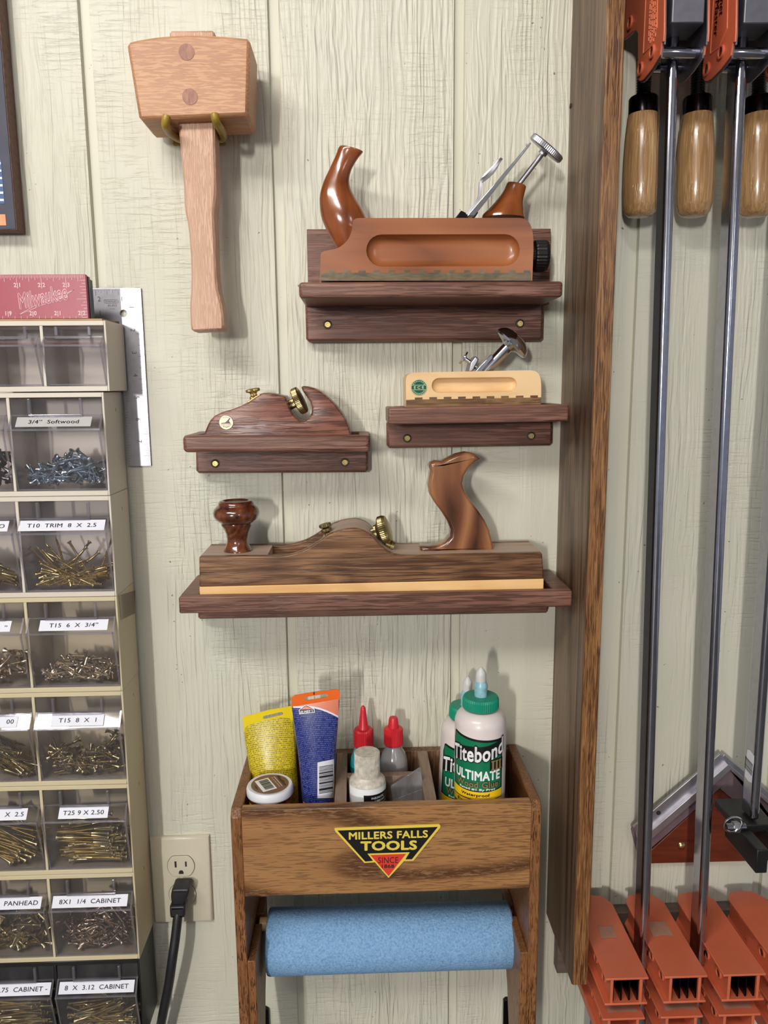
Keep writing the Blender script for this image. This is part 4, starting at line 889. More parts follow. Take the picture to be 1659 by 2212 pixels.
mb.build('label_wrap', ['white_ink', 'signblack'], t, smooth=False)
# --- scraper
X, Z = zp('g', 930, 690, .088)
t = thing('plastic_scraper', 'smoky grey flexible plastic card leaning in the caddy beside the white bottle', 'scraper', (X, -.09, BF))
MB().prism(zz('g', [(838, 645), (843, 636), (980, 549), (987, 549), (1000, 640), (1004, 705), (852, 735), (848, 712)], .086), .085, .0868).build('card', 'smoke', t, bevel=.0003)
pts = zz('g', [(848, 712), (1002, 655), (1008, 760), (905, 760)], .09); 
MB().prism(pts, .0885, .0902).build('folded_corner', 'smoke', t)
# --- Titebond bottles
def titebond(lab, xg, d, ytop, a0, lean=0.):
    R = .0290; X = P(480+xg/2.304, 1420+400/2.304, d)[0]; Z = lambda y, dd=0.: P(480+xg/2.304, 1420+(y+ytop)/2.304, d+dd)[1]
    t = thing('wood_glue_bottle', lab, 'glue bottle', (X, -d, BF))
    zs = Z(318)
    MB().lathe([(R*.96, BF), (R, BF+.003), (R, zs), (R*.985, zs+.004), (R*.93, zs+.0085), (R*.82, zs+.0125), (R*.68, zs+.0150), (R*.62, zs+.0155)], (X, -d, 0), (0, 0, 1), 64).build('bottle_body', 'milky', t, ang=60)
    cr_ = R*.69; ct = Z(190); cb = Z(283, cr_)
    MB().lathe([(cr_*.97, cb), (cr_, cb+.001), (cr_*.99, ct-.003), (cr_*.93, ct-.0004), (cr_*.90, ct), (.006, ct)], (X, -d, 0), (0, 0, 1), 110, .025, 1).build('screw_cap', 'teal', t, ang=22)
    nz = MB().lathe([(.0072, ct-.001), (.0070, ct+(Z(150)-ct)*.35), (.0078, Z(146)), (.0078, Z(138)), (.0064, Z(122)), (.0056, Z(112))], (X, -d, 0), (0, 0, 1), 28).build('nozzle', 'nozzle', t)
    MB().lathe([(.0060, Z(116)), (.0058, Z(84)), (.0050, Z(70)), (.0030, Z(58)), (.0014, Z(50)), (.0003, Z(48))], (X, -d, 0), (0, 0, 1), 24).build('nozzle_cap', 'nozzle_cap', nz)
    F = lambda lift, z, off=0.: cyl(X, d, R+lift, z, a0+off)
    zl = Z(600, R)
    mb = MB(); k = .00043                                # metres per photo-zoom pixel on the label
    w2 = .0345
    def lab_poly(lift, x0, x1, yt, yb, n=26):
        f = F(lift, zl); vs = []
        for i in range(n+1):
            u = x0+(x1-x0)*i/n; vs += [f(u, yb(u) if callable(yb) else yb), f(u, yt(u) if callable(yt) else yt)]
        mb.add(vs, [(2*i, 2*i+2, 2*i+3, 2*i+1) for i in range(n)])
    yt = lambda u: .0495-.0060*((u+w2)/(2*w2))-.012*max(0, (-u-w2+.004)/.004)**2-.002*math.sin(PI*(u+w2)/(2*w2))
    mb.cur = 0; lab_poly(.0002, -w2, w2*.93, yt, -.045)
    mb.cur = 1; lab_poly(.0004, -w2+.0022, w2*.93-.0022, lambda u: yt(u)-.0026, -.045)
    mb.cur = 4; lab_poly(.0005, -w2+.0006, w2*.93-.0006, lambda u: -.0172+.0018*((u/w2)**2), -.026)
    mb.cur = 0; lab_poly(.0006, -w2+.0006, w2*.93-.0006, lambda u: -.0160+.0018*((u/w2)**2), lambda u: -.0172+.0018*((u/w2)**2))
    lab_poly(.0006, -w2+.0006, w2*.93-.0006, lambda u: -.0262, -.027); mb.cur = 4; lab_poly(.0005, -w2+.0006, w2*.93-.0006, -.027, -.034)
    bend = lambda u: .0085*(u/w2)*abs(u/w2)*(1 if u > 0 else .45)+.0012*(u/w2)
    TT = 'Titebond'; v, fc, w, h = text2d(TT, 1., .028, 0.)
    sx, sy = .0655/w, .0185/h
    for q, lift, col, off in ((0, .0010, 0, .085), (1, .0014, 2, .028)):
        v, fc, _, _ = text2d(TT, 1., off, 0.); f = F(lift, zl+.0275); mb.cur = col
        mb.add([f(x*sx, y*sy+bend(x*sx)) for x, y in v], fc)
    mb.cur = 0; lab_poly(.0009, -.0335, .0340, lambda u: .0275+.0086+bend(u), lambda u: .0275-.0080+bend(u))
    mb.cur = 0; f = F(.0007, zl+.0132); rect(mb, f, .0145, .0325, -.0062, .0075, 8)
    mb.cur = 3; f = F(.0011, zl+.0132)
    for q in range(3):
        x = .0172+q*.0048; rect(mb, f, x, x+.0024, -.0045, .0055); rect(mb, f, x-.0009, x+.0033, .0047, .0062); rect(mb, f, x-.0009, x+.0033, -.0052, -.0037)
    mb.cur = 2; f = F(.0008, zl+.0020); put_text(mb, 'ULTIMATE', f, width=.0560, height=.0115, bold=.035)
    mb.cur = 0; f = F(.0008, zl-.0082); put_text(mb, 'Wood Glue', f, width=.0530, height=.0085, bold=.06)
    mb.cur = 3; f = F(.0011, zl-.0082); put_text(mb, 'Wood Glue', f, width=.0515, height=.0078, bold=.025)
    mb.cur = 2; f = F(.0008, zl-.0146); put_text(mb, 'Rated #1 By Pros', f, width=.0430, height=.0034, bold=.02)
    mb.cur = 0; f = F(.0008, zl-.0215); put_text(mb, 'Waterproof', lambda u, v: f(u-.002, v), width=.034, height=.0045, bold=.03)
    f = F(.0008, zl-.0305); put_text(mb, 'Extended Time', lambda u, v: f(u, v), width=.050, height=.0040, bold=.03)
    mb.build('label_wrap', ['signblack', 'green', 'white_ink', 'gold_ink', 'yellow'], t, smooth=False)
    t.rotation_euler.y = lean
titebond('white glue bottle with green cap and label, front right in the caddy', 1284, .0985, 0, -.27)
titebond('second green-capped wood glue bottle, mostly hidden behind the front one', 1186, .0430, 47, .02, .042)

# ================================================================== OUTLET AND PLUG
t = thing('power_outlet', 'ivory double wall outlet, upper socket free and lower one in use', 'outlet', (-.143, 0, -.687))
MB().rounded([(-.1811, -.6874), (-.1052, -.6874), (-.1052, -.5662), (-.1811, -.5662)], 0, .0062, .004, 4, back=False).build('cover_plate', 'ivory', t, ang=60)
for (x, y) in ((755, 752), (783, 1262)):
    X, Z = zp('o', x, y, .0065); R = .0172; out = []
    for i in range(48):
        a = 2*PI*i/48; out.append((X+R*math.cos(a), Z+max(-.0142, min(.0142, R*math.sin(a)))))
    rc = MB().prism([(X+(px_-X)*1.03, Z+(pz-Z)*1.03) for px_, pz in out], .002, .00635).build('socket_gap', 'ivory_dark', t, smooth=False)
    sk = MB().prism(out, .002, .0074).build('socket_face', 'ivory', t, bevel=.0006)
    mb = MB()
    mb.box(X-.0078, X-.0053, .0070, .00755, Z-.0012, Z+.0072); mb.box(X+.0055, X+.0076, .0070, .00755, Z-.0004, Z+.0066)
    mb.prism([(X-.0030, Z-.0106), (X+.0030, Z-.0106), (X+.0030, Z-.0080), (X+.0021, Z-.0060), (X, Z-.0053), (X-.0021, Z-.0060), (X-.0030, Z-.0080)], .0070, .00755)
    mb.build('slot', 'ivory_dark', sk, smooth=False)
X, Z = zp('o', 770, 993, .0065); sc_ = MB().lathe([(.0032, 0), (.0032, .0006), (.0022, .0014), (.0004, .0016)], (X, -.0060, Z), (0, -1, 0), 24).build('cover_screw', 'ivory', t)
f = lambda u, v: (X+u*.7-v*.7, -.0078, Z+u*.7+v*.7)
mb = MB(); rect(mb, f, -.0026, .0026, -.0003, .0003); mb.build('screw_slot', 'ivory_dark', sc_)
t = thing('power_plug', 'black moulded plug and cord in the lower outlet socket', 'plug', (-.142, -.02, -.66))
PXc = zp('o', 780, 1230, .0)[0]
def po(x, y, d): X, Z = zp('o', x, y, d); return X, Z
MB().rounded(spline(zz('o', [(588, 1192), (606, 1166), (700, 1156), (860, 1154), (896, 1166), (905, 1215), (880, 1300), (835, 1400), (808, 1480), (760, 1500), (640, 1500), (602, 1480), (585, 1400), (572, 1300)], .030), 3), .0075, .032, .003, 3).build('plug_body', 'rubber', t, ang=50)
mb = MB()
for q in range(3): mb.prism(zz('o', [(622, 1405+q*28), (770, 1400+q*28), (768, 1412+q*28), (624, 1417+q*28)], .032), .031, .0326)
mb.build('grip_rib', 'rubber', t)
MB().rounded(spline(zz('o', [(545, 1520), (562, 1496), (690, 1486), (805, 1486), (826, 1510), (828, 1600), (818, 1672), (790, 1690), (600, 1696), (560, 1680), (548, 1620)], .038), 3), .019, .038, .003, 3).build('strain_relief', 'rubber', t, ang=50)
cpts = [(P(a, b, d)[0], -d, P(a, b, d)[1]) for a, b, d in ((386, 1962, .030), (384, 1980, .034), (379, 2025, .040), (372, 2075, .046), (364, 2130, .044), (350, 2200, .040), (340, 2260, .034), (334, 2330, .03))]
MB().tube(spline(cpts, 5, False), .0059, 16).build('cord', 'rubber', t)

# ================================================================== PICTURE AT THE LEFT EDGE
A = P(37.6, 498, .022)
t = thing('canvas_picture', 'dark navy canvas picture with worn brown edge, cut off at the left frame edge', 'picture', (A[0]-.16, -.01, A[1]))
MB().box(A[0]-.32, A[0], .001, .0215, A[1], A[1]+.42).build('canvas_sides', 'canvas_edge', t, bevel=.001)
MB().box(A[0]-.3185, A[0]-.0016, .0212, .0224, A[1]+.0016, A[1]+.4185).build('canvas_face', 'navy', t, label='navy painted front')
B = P(10, 440, .0226); mb = MB(); x1 = P(9.5, 430, .0226)[0]; zlo, zhi = P(5, 440, .0226)[1], P(2, 345, .0226)[1]
rect(mb, flat(0, 0, .0228), x1-.11, x1, zlo, zhi); mb.cur = 1; n = 6
for q in range(n): z = zlo+(zhi-zlo)*(q+.35)/n; rect(mb, flat(0, 0, .0231), x1-.10, x1-.0005, z, z+(zhi-zlo)/n*.3)
mb.cur = 2; a, b = P(13.5, 487, .0226), P(13.5, 463, .0226); rect(mb, flat(0, 0, .0228), a[0]-.05, a[0], a[1], b[1])
mb.build('painted_pattern', ['blue', 'white_ink', 'peach'], t, smooth=False)

# ================================================================== SQUARES ON TOP OF THE BIN CABINETS
CT = .0702                                            # top of the bin cabinets
t = thing('framing_square', 'red aluminium square with white inch numbers standing on the bin cabinets', 'square', (-.25, -.066, CT+.0022))
sz0, sz1 = CT+.0022, P(90, 593, .068)[1]; sx1 = P(188, 640, .068)[0]
MB().box(-.50, sx1, .0632, .068, sz0, sz1).build('blade', 'red', t, bevel=.0004)
mb = MB(); f = flat(0, 0, .0683)
inch = .0254; X21 = P(36.5, 612, .068)[0]
k = -3*16
while X21+k*inch/16 < sx1-.003:
    x = X21+k*inch/16; L = {0: .0085, 8: .0066, 4: .0050, 12: .0050}.get(k % 16, .0036 if k % 2 == 0 else .0026)
    rect(mb, f, x-.00022, x+.00022, sz1-.0006-L, sz1-.0006)
    k += 1
for q, s in ((0, '2|1'), (1, '2|2'), (2, '2|3'), (-1, '2|0')): put_text(mb, s, lambda u, v, q=q: f(X21+q*inch+u, sz1-.0112+v), height=.0058, bold=.03)
XB = P(18.8, 677, .068)[0]
for q, s in ((0, '1|9'), (1, '2|0'), (2, '2|1'), (3, '2|2'), (-1, '1|8')): put_text(mb, s, lambda u, v, q=q: f(XB+q*inch+u, sz0+.0050+v), height=.0058, bold=.03)
k = -16
while XB+k*inch/4 < sx1-.003:
    if k % 4: rect(mb, f, XB+k*inch/4-.0002, XB+k*inch/4+.0002, sz0, sz0+.0028)
    k += 1
for q in range(14):
    z = sz1-.006-q*.00318; L = .010 if q == 6 else (.0062 if q % 2 == 0 else .004); rect(mb, f, sx1-.0006-L, sx1-.0006, z-.0002, z+.0002)
f2 = flat(0, 0, .0684); LX, LZ_ = P(92, 641, .068)
put_text(mb, 'Milwaukee', lambda u, v: f2(LX+u, LZ_+v), width=.0530, height=.0168, shear=.25, bold=.045, rot=.19)
mb.cur = 1; put_text(mb, 'Milwaukee', lambda u, v: flat(0, 0, .0686)(LX+u, LZ_+v), width=.0519, height=.0159, shear=.25, bold=.0, rot=.19); mb.cur = 0
bolt = [(-.0285, -.0165), (.0, -.0055), (-.0035, -.0025), (.0185, .0055), (.0175, .0028), (.0310, .0090), (.0125, -.0022), (.0140, .0005), (-.0095, -.0090), (-.0085, -.0060), (-.0285, -.0165)]
for (a, b), (c, e) in zip(bolt, bolt[1:]):
    L = math.hypot(c-a, e-b); nx, nz = -(e-b)/L*.00022, (c-a)/L*.00022
    mb.add([f2(LX+.002+a+nx, LZ_-.002+b+nz), f2(LX+.002+a-nx, LZ_-.002+b-nz), f2(LX+.002+c-nx, LZ_-.002+e-nz), f2(LX+.002+c+nx, LZ_-.002+e+nz)], [(0, 1, 2, 3)])
mb.build('scale_marks', ['red_print', 'red'], t, smooth=False)
t = thing('framing_square', 'black square just behind the red one, only its end edge showing', 'square', (-.25, -.058, CT+.0022))
e1 = P(194.5, 640, .060)[0]
MB().box(-.50, e1, .056, .0630, sz0, sz1-.0010).build('blade', 'blackmetal', t, bevel=.0008)
MB().box(-.50, e1-.0012, .045, .0560, sz0, sz1-.0030).build('rib', 'blackplastic', t, bevel=.0008)
# steel carpenter square hanging on the wall behind the cabinets
q0 = P(304, 622, .003); qb = P(325.5, 1006, .003)
t = thing('carpenter_square', 'bare metal square with inch marks hanging on the wall behind the bin cabinets', 'square', (q0[0]-.02, -.002, qb[1]))
xr, zt_, zb2 = q0[0], q0[1], qb[1]; xi = P(257.5, 696, .003)[0]; zi = P(250, 694.5, .003)[1]
hc = P(267, 677, .003)
outer = [(xr, zb2), (xr, zt_), (xr-.13, zt_), (xr-.13, zi), (xi, zi), (xi, zb2)]
plate_holes(MB(), outer, [disc(hc[0], hc[1], .0042, 20)], .0012, .0034).build('blade', 'steel', t, smooth=False)
mb = MB(); f = flat(0, 0, .0036); k = 0
while zt_-.0008-k*inch/16 > zb2:
    z = zt_-k*inch/16; L = .0080 if k % 16 == 0 and k else (.0062 if k % 8 == 0 else (.0046 if k % 4 == 0 else (.0034 if k % 2 == 0 else .0024)))
    rect(mb, f, xr-.0006-L, xr-.0006, z-.00014, z+.00014)
    if k % 2 == 0 and z < zi-.004: rect(mb, f, xi+.0006, xi+.0006+L*.6, z-.00012, z+.00012)
    k += 1
k = 1
while k < 60:
    x = xr-k*inch/16; L = .0080 if k % 16 == 0 else (.0062 if k % 8 == 0 else (.0046 if k % 4 == 0 else (.0034 if k % 2 == 0 else .0024))); rect(mb, f, x-.00014, x+.00014, zt_-.0006-L, zt_-.0006); k += 1
for q in range(7): put_text(mb, str(q+1), lambda u, v, q=q: f(xr-.0115+u, zt_-(q+1)*inch+.0042+v), height=.0052, rot=-PI/2)
put_text(mb, '1', lambda u, v: f(xr-inch+.0035+u, zt_-.0120+v), height=.0052); put_text(mb, '2', lambda u, v: f(xr-2*inch+.0035+u, zt_-.0120+v), height=.0052); put_text(mb, '1', lambda u, v: f(xr-2*inch+.0035+u, zt_-.0275+v), height=.0052)
SX, SZ = P(240, 651, .0034); put_text(mb, 'STANLEY', lambda u, v: f(SX+u, SZ+v), width=.0130, height=.0022)
ov = stadium((SX-.0060, SZ), (SX+.0060, SZ), .0022, 8); oi = stadium((SX-.0060, SZ), (SX+.0060, SZ), .0019, 8); m = len(ov)
mb.add([f(*q) for q in ov]+[f(*q) for q in oi], [(i, (i+1) % m, m+(i+1) % m, m+i) for i in range(m)])
put_text(mb, '45-912', lambda u, v: f(SX+.001+u, SZ-.0046+v), width=.0100, height=.0022); put_text(mb, 'U.S.A.', lambda u, v: f(SX+.001+u, SZ-.0082+v), width=.0060, height=.0014)
mb.build('engraved_marks', 'etch', t, smooth=False)

# ================================================================== BIN CABINETS
HD0, HD1 = .006, .0695
MB().box(-.50, -.1768, .012, .0690, CT, CT+.0020).build('thin_board', 'ply', None, label='thin raw plywood strip lying along the top of the bin cabinets', category='board', bevel=.0003)
def bin_unit(parent, x0, x1, z0, z1, labtext, lx0, lx1, labmat, align=None, tsize=None):
    w, h = x1-x0, z1-z0; th = .0011
    zr, zl_, zt_ = z0+h*.665, z0+h*.815, z1
    front = [(HD1-.002, z0+.0008), (HD1+.0115, zr), (HD1-.0005, zl_), (HD1-.0015, zt_-.001)]
    # front skin as one bent sheet
    inner = [(d-th, z) for d, z in front]; inner[1] = (front[1][0]-th*1.6, front[1][1]+.0002)
    b = MB().prismX(front+list(reversed(inner)), x0+.0007, x1-.0007).build('bin', 'clear', parent, smooth=False, label=('clear tip-out bin' if not labtext else 'clear tip-out bin labelled '+labtext.replace('  ', ' ')))
    side = [(.014, z0+.0008), front[0], front[1], front[2], front[3], (.045, zt_-.001), (.014, z0+h*.6)]
    mb = MB()
    for xa, xb in ((x0+.0007, x0+.0019), (x1-.0019, x1-.0007)): mb.prismX(side, xa, xb)
    mb.box(x0+.0019, x1-.0019, .014, HD1-.0032, z0+.0008, z0+.0018)
    mb.build('bin_sides', 'clear', b, smooth=False)
    mb = MB(); e = .0009                                 # brighter moulded edges
    def bar(p, q, xa, xb): mb.prismX([(p[0]-e, p[1]-e), (p[0]+e*.6, p[1]-e), (q[0]+e*.6, q[1]+e), (q[0]-e, q[1]+e)], xa, xb)
    r0 = front[1]
    mb.prismX([(r0[0]-.0016, r0[1]-.0012), (r0[0]+.0006, r0[1]-.0008), (r0[0]+.0004, r0[1]+.0012), (r0[0]-.0016, r0[1]+.0012)], x0+.0003, x1-.0003)
    mb.prismX([(front[0][0]-.001, front[0][1]-.0001), (front[0][0]+.0008, front[0][1]-.0001), (front[0][0]+.0008, front[0][1]+.0016), (front[0][0]-.001, front[0][1]+.0016)], x0+.0007, x1-.0007)
    for xa, xb in ((x0+.0004, x0+.0022), (x1-.0022, x1-.0004)):
        bar(front[0], front[1], xa, xb); bar((front[1][0], front[1][1]), (front[2][0], front[2][1]), xa, xb)
    mb.prismX([(front[2][0]-.001, zl_-.0006), (front[2][0]+.0008, zl_-.0006), (front[2][0]+.0008, zl_+.0006), (front[2][0]-.001, zl_+.0006)], x0+.001, x1-.001)
    mb.build('bin_edges', 'clear_edge', b, smooth=False)
    gx0, gx1 = x0+w*.20, x0+w*.79; gz0, gz1 = zl_-.0022, zt_-.001; mb = MB(); g = .0032
    mb.box(gx0, gx1, HD1-.0008, HD1+.0030, gz0, gz0+g); mb.box(gx0, gx0+g, HD1-.0008, HD1+.0030, gz0+g, gz1); mb.box(gx1-g, gx1, HD1-.0008, HD1+.0030, gz0+g, gz1)
    mb.build('finger_grip', 'clear_edge', b, smooth=False, bevel=.0008)
    if labtext:
        p, q = Vector(front[1]), Vector(front[2]); n = Vector((1, 0)); n = Vector((q.y-p.y, -(q.x-p.x))).normalized()
        def F(u, v, lift=.0005): c = p+(q-p)*v+n*lift; return (x0+u, -c.x, c.y)
        mb = MB(); v0, v1 = .20, .86
        rect(mb, lambda u, v: F(u, v), w*lx0, w*lx1, v0, v1); mb.cur = 1
        L = (q-p).length; hh = L*(v1-v0)*.40
        tv, tf, tw, tht = text2d(labtext, 1., .004)
        cap = text2d('X', 1., .004)[3]; k = hh/cap*.92; kx = k*1.22
        if tw*kx > (lx1-lx0)*w*.93: kx = (lx1-lx0)*w*.93/tw
        um = w*(lx0+lx1)/2 if align is None else w*lx1-tw*kx/2-w*.04
        mb.add([F(um+x*kx, (v0+v1)/2+y*k/L, .0008) for x, y in tv], tf)
        mb.build('bin_label', [labmat, 'ink'], b, smooth=False)
    return b
_sm = {}
def screw_mesh(L, r, n=7, hex_=0):
    key = (round(L, 4), r)
    if key in _sm: return _sm[key]
    R = r*2.15; prof = [(R*.45, -.0002), (R*.5, 0), (R, 0), (R, .0004), (r*1.05, R*.85), (r*.9, L*.33)]
    z = L*.33; m = int((L*.60)/(.0011 if L < .03 else .0014))
    for q in range(m):
        zz_ = L*.33+(L*.60)*q/m; prof += [(r*.72, zz_), (r*1.18, zz_+L*.60/m*.5)]
    prof += [(r*.7, L*.935), (.0001, L)]
    M_ = MB().lathe([(a, -b) for a, b in prof], (0, 0, 0), (0, 0, 1), n)
    rec = MB().lathe([(R*.44, .00022), (R*.0, .00022)], (0, 0, 0), (0, 0, 1), 6, caps=False)
    _sm[key] = (M_.v, M_.f, rec.v, rec.f); return _sm[key]
def fill_bin(mat, L, r, x0, x1, z0, z1, fill, mode, n_ind, n_pile, lab, grp, seed):
    rg = random.Random(seed); w = x1-x0; h = z1-z0; V, F_, V2, F2 = screw_mesh(L, r)
    def place(dlo, dhi):
        for _ in range(60):
            if mode == 'h': th = rg.gauss(0, .10)+(PI if rg.random() < .8 else 0); ph = rg.gauss(0, .06)
            elif mode == 'd': th = -.5+rg.gauss(0, .16)+(PI if rg.random() < .3 else 0); ph = rg.gauss(0, .15)
            elif mode == 's': th = rg.gauss(0, .3)+(PI if rg.random() < .5 else 0); ph = rg.gauss(0, .2); th = th if rg.random() < .82 else rg.uniform(0, 6.28)
            else: th = rg.uniform(0, 2*PI) if rg.random() < .5 else rg.gauss(0, .35)+(PI if rg.random() < .5 else 0); ph = rg.gauss(0, .5)
            dirv = Vector((math.cos(th)*math.cos(ph), -math.sin(ph), math.sin(th)*math.cos(ph)))  # head -> tip
            hx = abs(dirv.x)*L/2+r*2.3; hz = abs(dirv.z)*L/2+r*2.3; hy = abs(dirv.y)*L/2+r*2.3
            xlo, xhi = x0+.0022+hx, x1-.0022-hx
            if xlo > xhi: continue
            cx = rg.uniform(xlo, xhi); top = z0+.002+h*fill*(.72+.28*math.sin(cx*95+seed)); cz = rg.uniform(z0+.0022+hz, max(z0+.0023+hz, top-hz*.3))
            if cz+hz > z0+h*.62: continue
            cd = rg.uniform(dlo, dhi); lim = HD1-.0035+(.0105)*(cz-hz-z0)/(h*.665)
            cd = min(cd, lim-hy)
            if cd-hy < .014: continue
            return Vector((cx, -cd, cz)), dirv
        return None
    mw = w
    pile = MB()
    for _ in range(n_pile):
        g = place(.036, .068)
        if not g: continue
        c, dv = g; Q = (-dv).to_track_quat('Z', 'Y').to_matrix(); o = c-dv*L/2
        pile.add([Q @ Vector(v)+o for v in V], F_)
    if pile.v:
        pile.build('screw_pile', mat, None, smooth=True, ang=60, label='heap of '+lab, category='screws', kind='stuff')
    me = None
    for _ in range(n_ind):
        g = place(.066, .078)
        if not g: continue
        c, dv = g; Q = (-dv).to_track_quat('Z', 'Y'); o = c-dv*L/2
        if me is None:
            a = MB().add(V, F_); a.cur = 1; a.add(V2, F2)
            ob = a.build('screw', [mat, 'ivory_dark'], None, origin=(0, 0, 0), ang=60); me = ob.data
        else:
            ob = bpy.data.objects.new('screw', me); COL.objects.link(ob)
        ob.location = o; ob.rotation_mode = 'QUATERNION'; ob.rotation_quaternion = Q
        ob['label'] = 'one of the '+lab; ob['category'] = 'screw'; ob['group'] = grp
ZS = [.0702, -.0035, -.0051, -.1169, -.2308, -.3428, -.4572, -.5709, -.6863, -.8010]
units = [  # z1, z0, xr, pitch, housing material, [(right label ...), (left ...)]
    (.0702, -.0037, -.1732, .0656, 'beige', None, None),
    (-.0048, -.1167, -.1803, .0998, 'beige', ('3/4”  Softwood', .08, .89, 'label_gray', None), None),
    (-.1171, -.2306, -.1803, .0998, 'beige', ('T10  TRIM  8  X  2.5', .01, .96, 'label', None), ('O', .05, .93, 'label', 'r')),
    (-.2310, -.3426, -.1806, .0998, 'beige_warm', ('T15  6  X  3/4”', .15, .92, 'label', None), ('”', .15, .86, 'label', 'r')),
    (-.3430, -.4570, -.1810, .0998, 'beige_warm', ('T15  8  X  1', .20, .80, 'label', None), ('00', .15, .84, 'label', 'r')),
    (-.4574, -.5707, -.1814, .0998, 'beige_warm', ('T25 9 X 2.50', .20, .78, 'label', None), ('X  2.5', .15, .86, 'label', 'r')),
    (-.5711, -.6861, -.1818, .0998, 'beige_warm', ('8X1  1/4  CABINET', .04, .94, 'label', None), ('PANHEAD', .06, .94, 'label', 'r')),
    (-.6866, -.8010, -.1828, .0998, 'blackplastic', ('8  X  3.12  CABINET', .04, .96, 'label', None), ('2.75  CABINET -', .04, .97, 'label', 'r')),
]
ordn = ['short pale bin cabinet topmost in the stack, its bins empty and unlabelled', 'pale bin cabinet with the 3/4” Softwood bin, second from the top', 'pale bin cabinet with the T10 TRIM 8 X 2.5 bin',
        'taped yellowed bin cabinet with the T15 6 X 3/4” bin', 'yellowed bin cabinet with the T15 8 X 1 bin', 'yellowed bin cabinet with the T25 9 X 2.50 bin',
        'yellowed bin cabinet with PANHEAD and 8X1 1/4 CABINET bins', 'black bin cabinet at the bottom of the stack']
sc_spec = {
    1: [('zinc', .024, .0016, .40, 'r', 22, 110, 'silver screws in the 3/4” Softwood bin'), ('darksc', .022, .0017, .42, 'r', 10, 80, 'dark screws in the unlabelled bin left of the 3/4” Softwood bin')],
    2: [('brass', .058, .0013, .36, 's', 20, 45, 'long thin screws in the T10 TRIM 8 X 2.5 bin'), ('brassy', .050, .0014, .42, 'd', 14, 60, 'trim screws in the bin left of T10 TRIM 8 X 2.5')],
    3: [('nickel', .019, .0014, .34, 'r', 24, 110, 'short pale screws in the T15 6 X 3/4” bin'), ('nickel', .017, .0016, .38, 'r', 12, 90, 'short pale screws in the bin left of T15 6 X 3/4”')],
    4: [('olive', .025, .0016, .44, 'r', 22, 100, 'dull yellow screws in the T15 8 X 1 bin'), ('olive', .055, .0016, .62, 'd', 14, 70, 'long screws in the bin left of T15 8 X 1')],
    5: [('brassy', .062, .0018, .64, 'h', 26, 80, 'golden screws lying flat in the T25 9 X 2.50 bin'), ('brassy', .058, .0018, .64, 'd', 16, 80, 'golden screws in the bin left of T25 9 X 2.50')],
    6: [('graysc', .032, .0016, .64, 'r', 26, 150, 'grey screws in the 8X1 1/4 CABINET bin'), ('olive', .030, .0018, .64, 'r', 16, 130, 'yellow screws in the PANHEAD bin')],
    7: [('brassy', .066, .0016, .62, 's', 18, 80, 'long golden screws in the 8 X 3.12 CABINET bin'), ('brassy', .060, .0016, .62, 'h', 14, 70, 'long golden screws in the 2.75 CABINET bin')],
}
for i, (z1, z0, xr, pitch, mt_, rl, ll) in enumerate(units):
    nb = 2; xl = xr-.0024-nb*pitch
    t = thing('bin_cabinet', ordn[i], 'bin cabinet', ((xr+xl)/2, -.04, z0), 'stack of tip-out bin cabinets')
    mb = MB(); tt_, bt2 = .0052, .0056
    mb.box(xr-.0022, xr, HD0, HD1, z0, z1); mb.box(xl-.0022, xl, HD0, HD1, z0, z1)
    mb.box(xl, xr-.0022, HD0, HD1, z1-tt_, z1); mb.box(xl, xr-.0022, HD0, HD1, z0, z0+bt2); mb.box(xl, xr-.0022, HD0, HD0+.002, z0+bt2, z1-tt_)
    mb.box(xr-.0022-pitch-.0017, xr-.0022-pitch+.0017, HD0+.002, HD1, z0+bt2, z1-tt_)
    mb.build('housing', mt_, t, bevel=.0005, seg=1)
    for q, lb in ((0, rl), (1, ll)):
        bx1 = xr-.0022-q*pitch-(.0017 if q else 0); bx0 = xr-.0022-(q+1)*pitch+(.0017 if q == 0 else .0022)
        if lb: bin_unit(t, bx0, bx1, z0+bt2, z1-tt_, lb[0], lb[1], lb[2], lb[3], lb[4])
        else: bin_unit(t, bx0, bx1, z0+bt2, z1-tt_, '', 0, 1, 'label')
        if i in sc_spec:
            m_, L, r, fl, md, ni, npil, lab = sc_spec[i][q]
            fill_bin(m_, L, r, bx0, bx1, z0+bt2, z1-tt_, fl, md, ni, npil, lab, lab, 10*i+q)
    if i == 3:
        f = zX('u', [(1252, 1105), (1425, 1050), (1425, 1290), (1275, 1362)], xr+.0003)
        MB().prismX(f, xr, xr+.0004).build('tape_patch', 'tape', t, smooth=False, label='strip of old brown tape')
    for q in range(2):
        mb = MB(); mb.prismX([(.030, z1-.022-q*.05), (.031, z1-.022-q*.05), (.0312, z1-.018-q*.05), (.0302, z1-.018-q*.05)], xr-.0002, xr+.0001)
        if q == 0 and i > 0: mb.build('side_slot', 'ivory_dark', t, smooth=False)

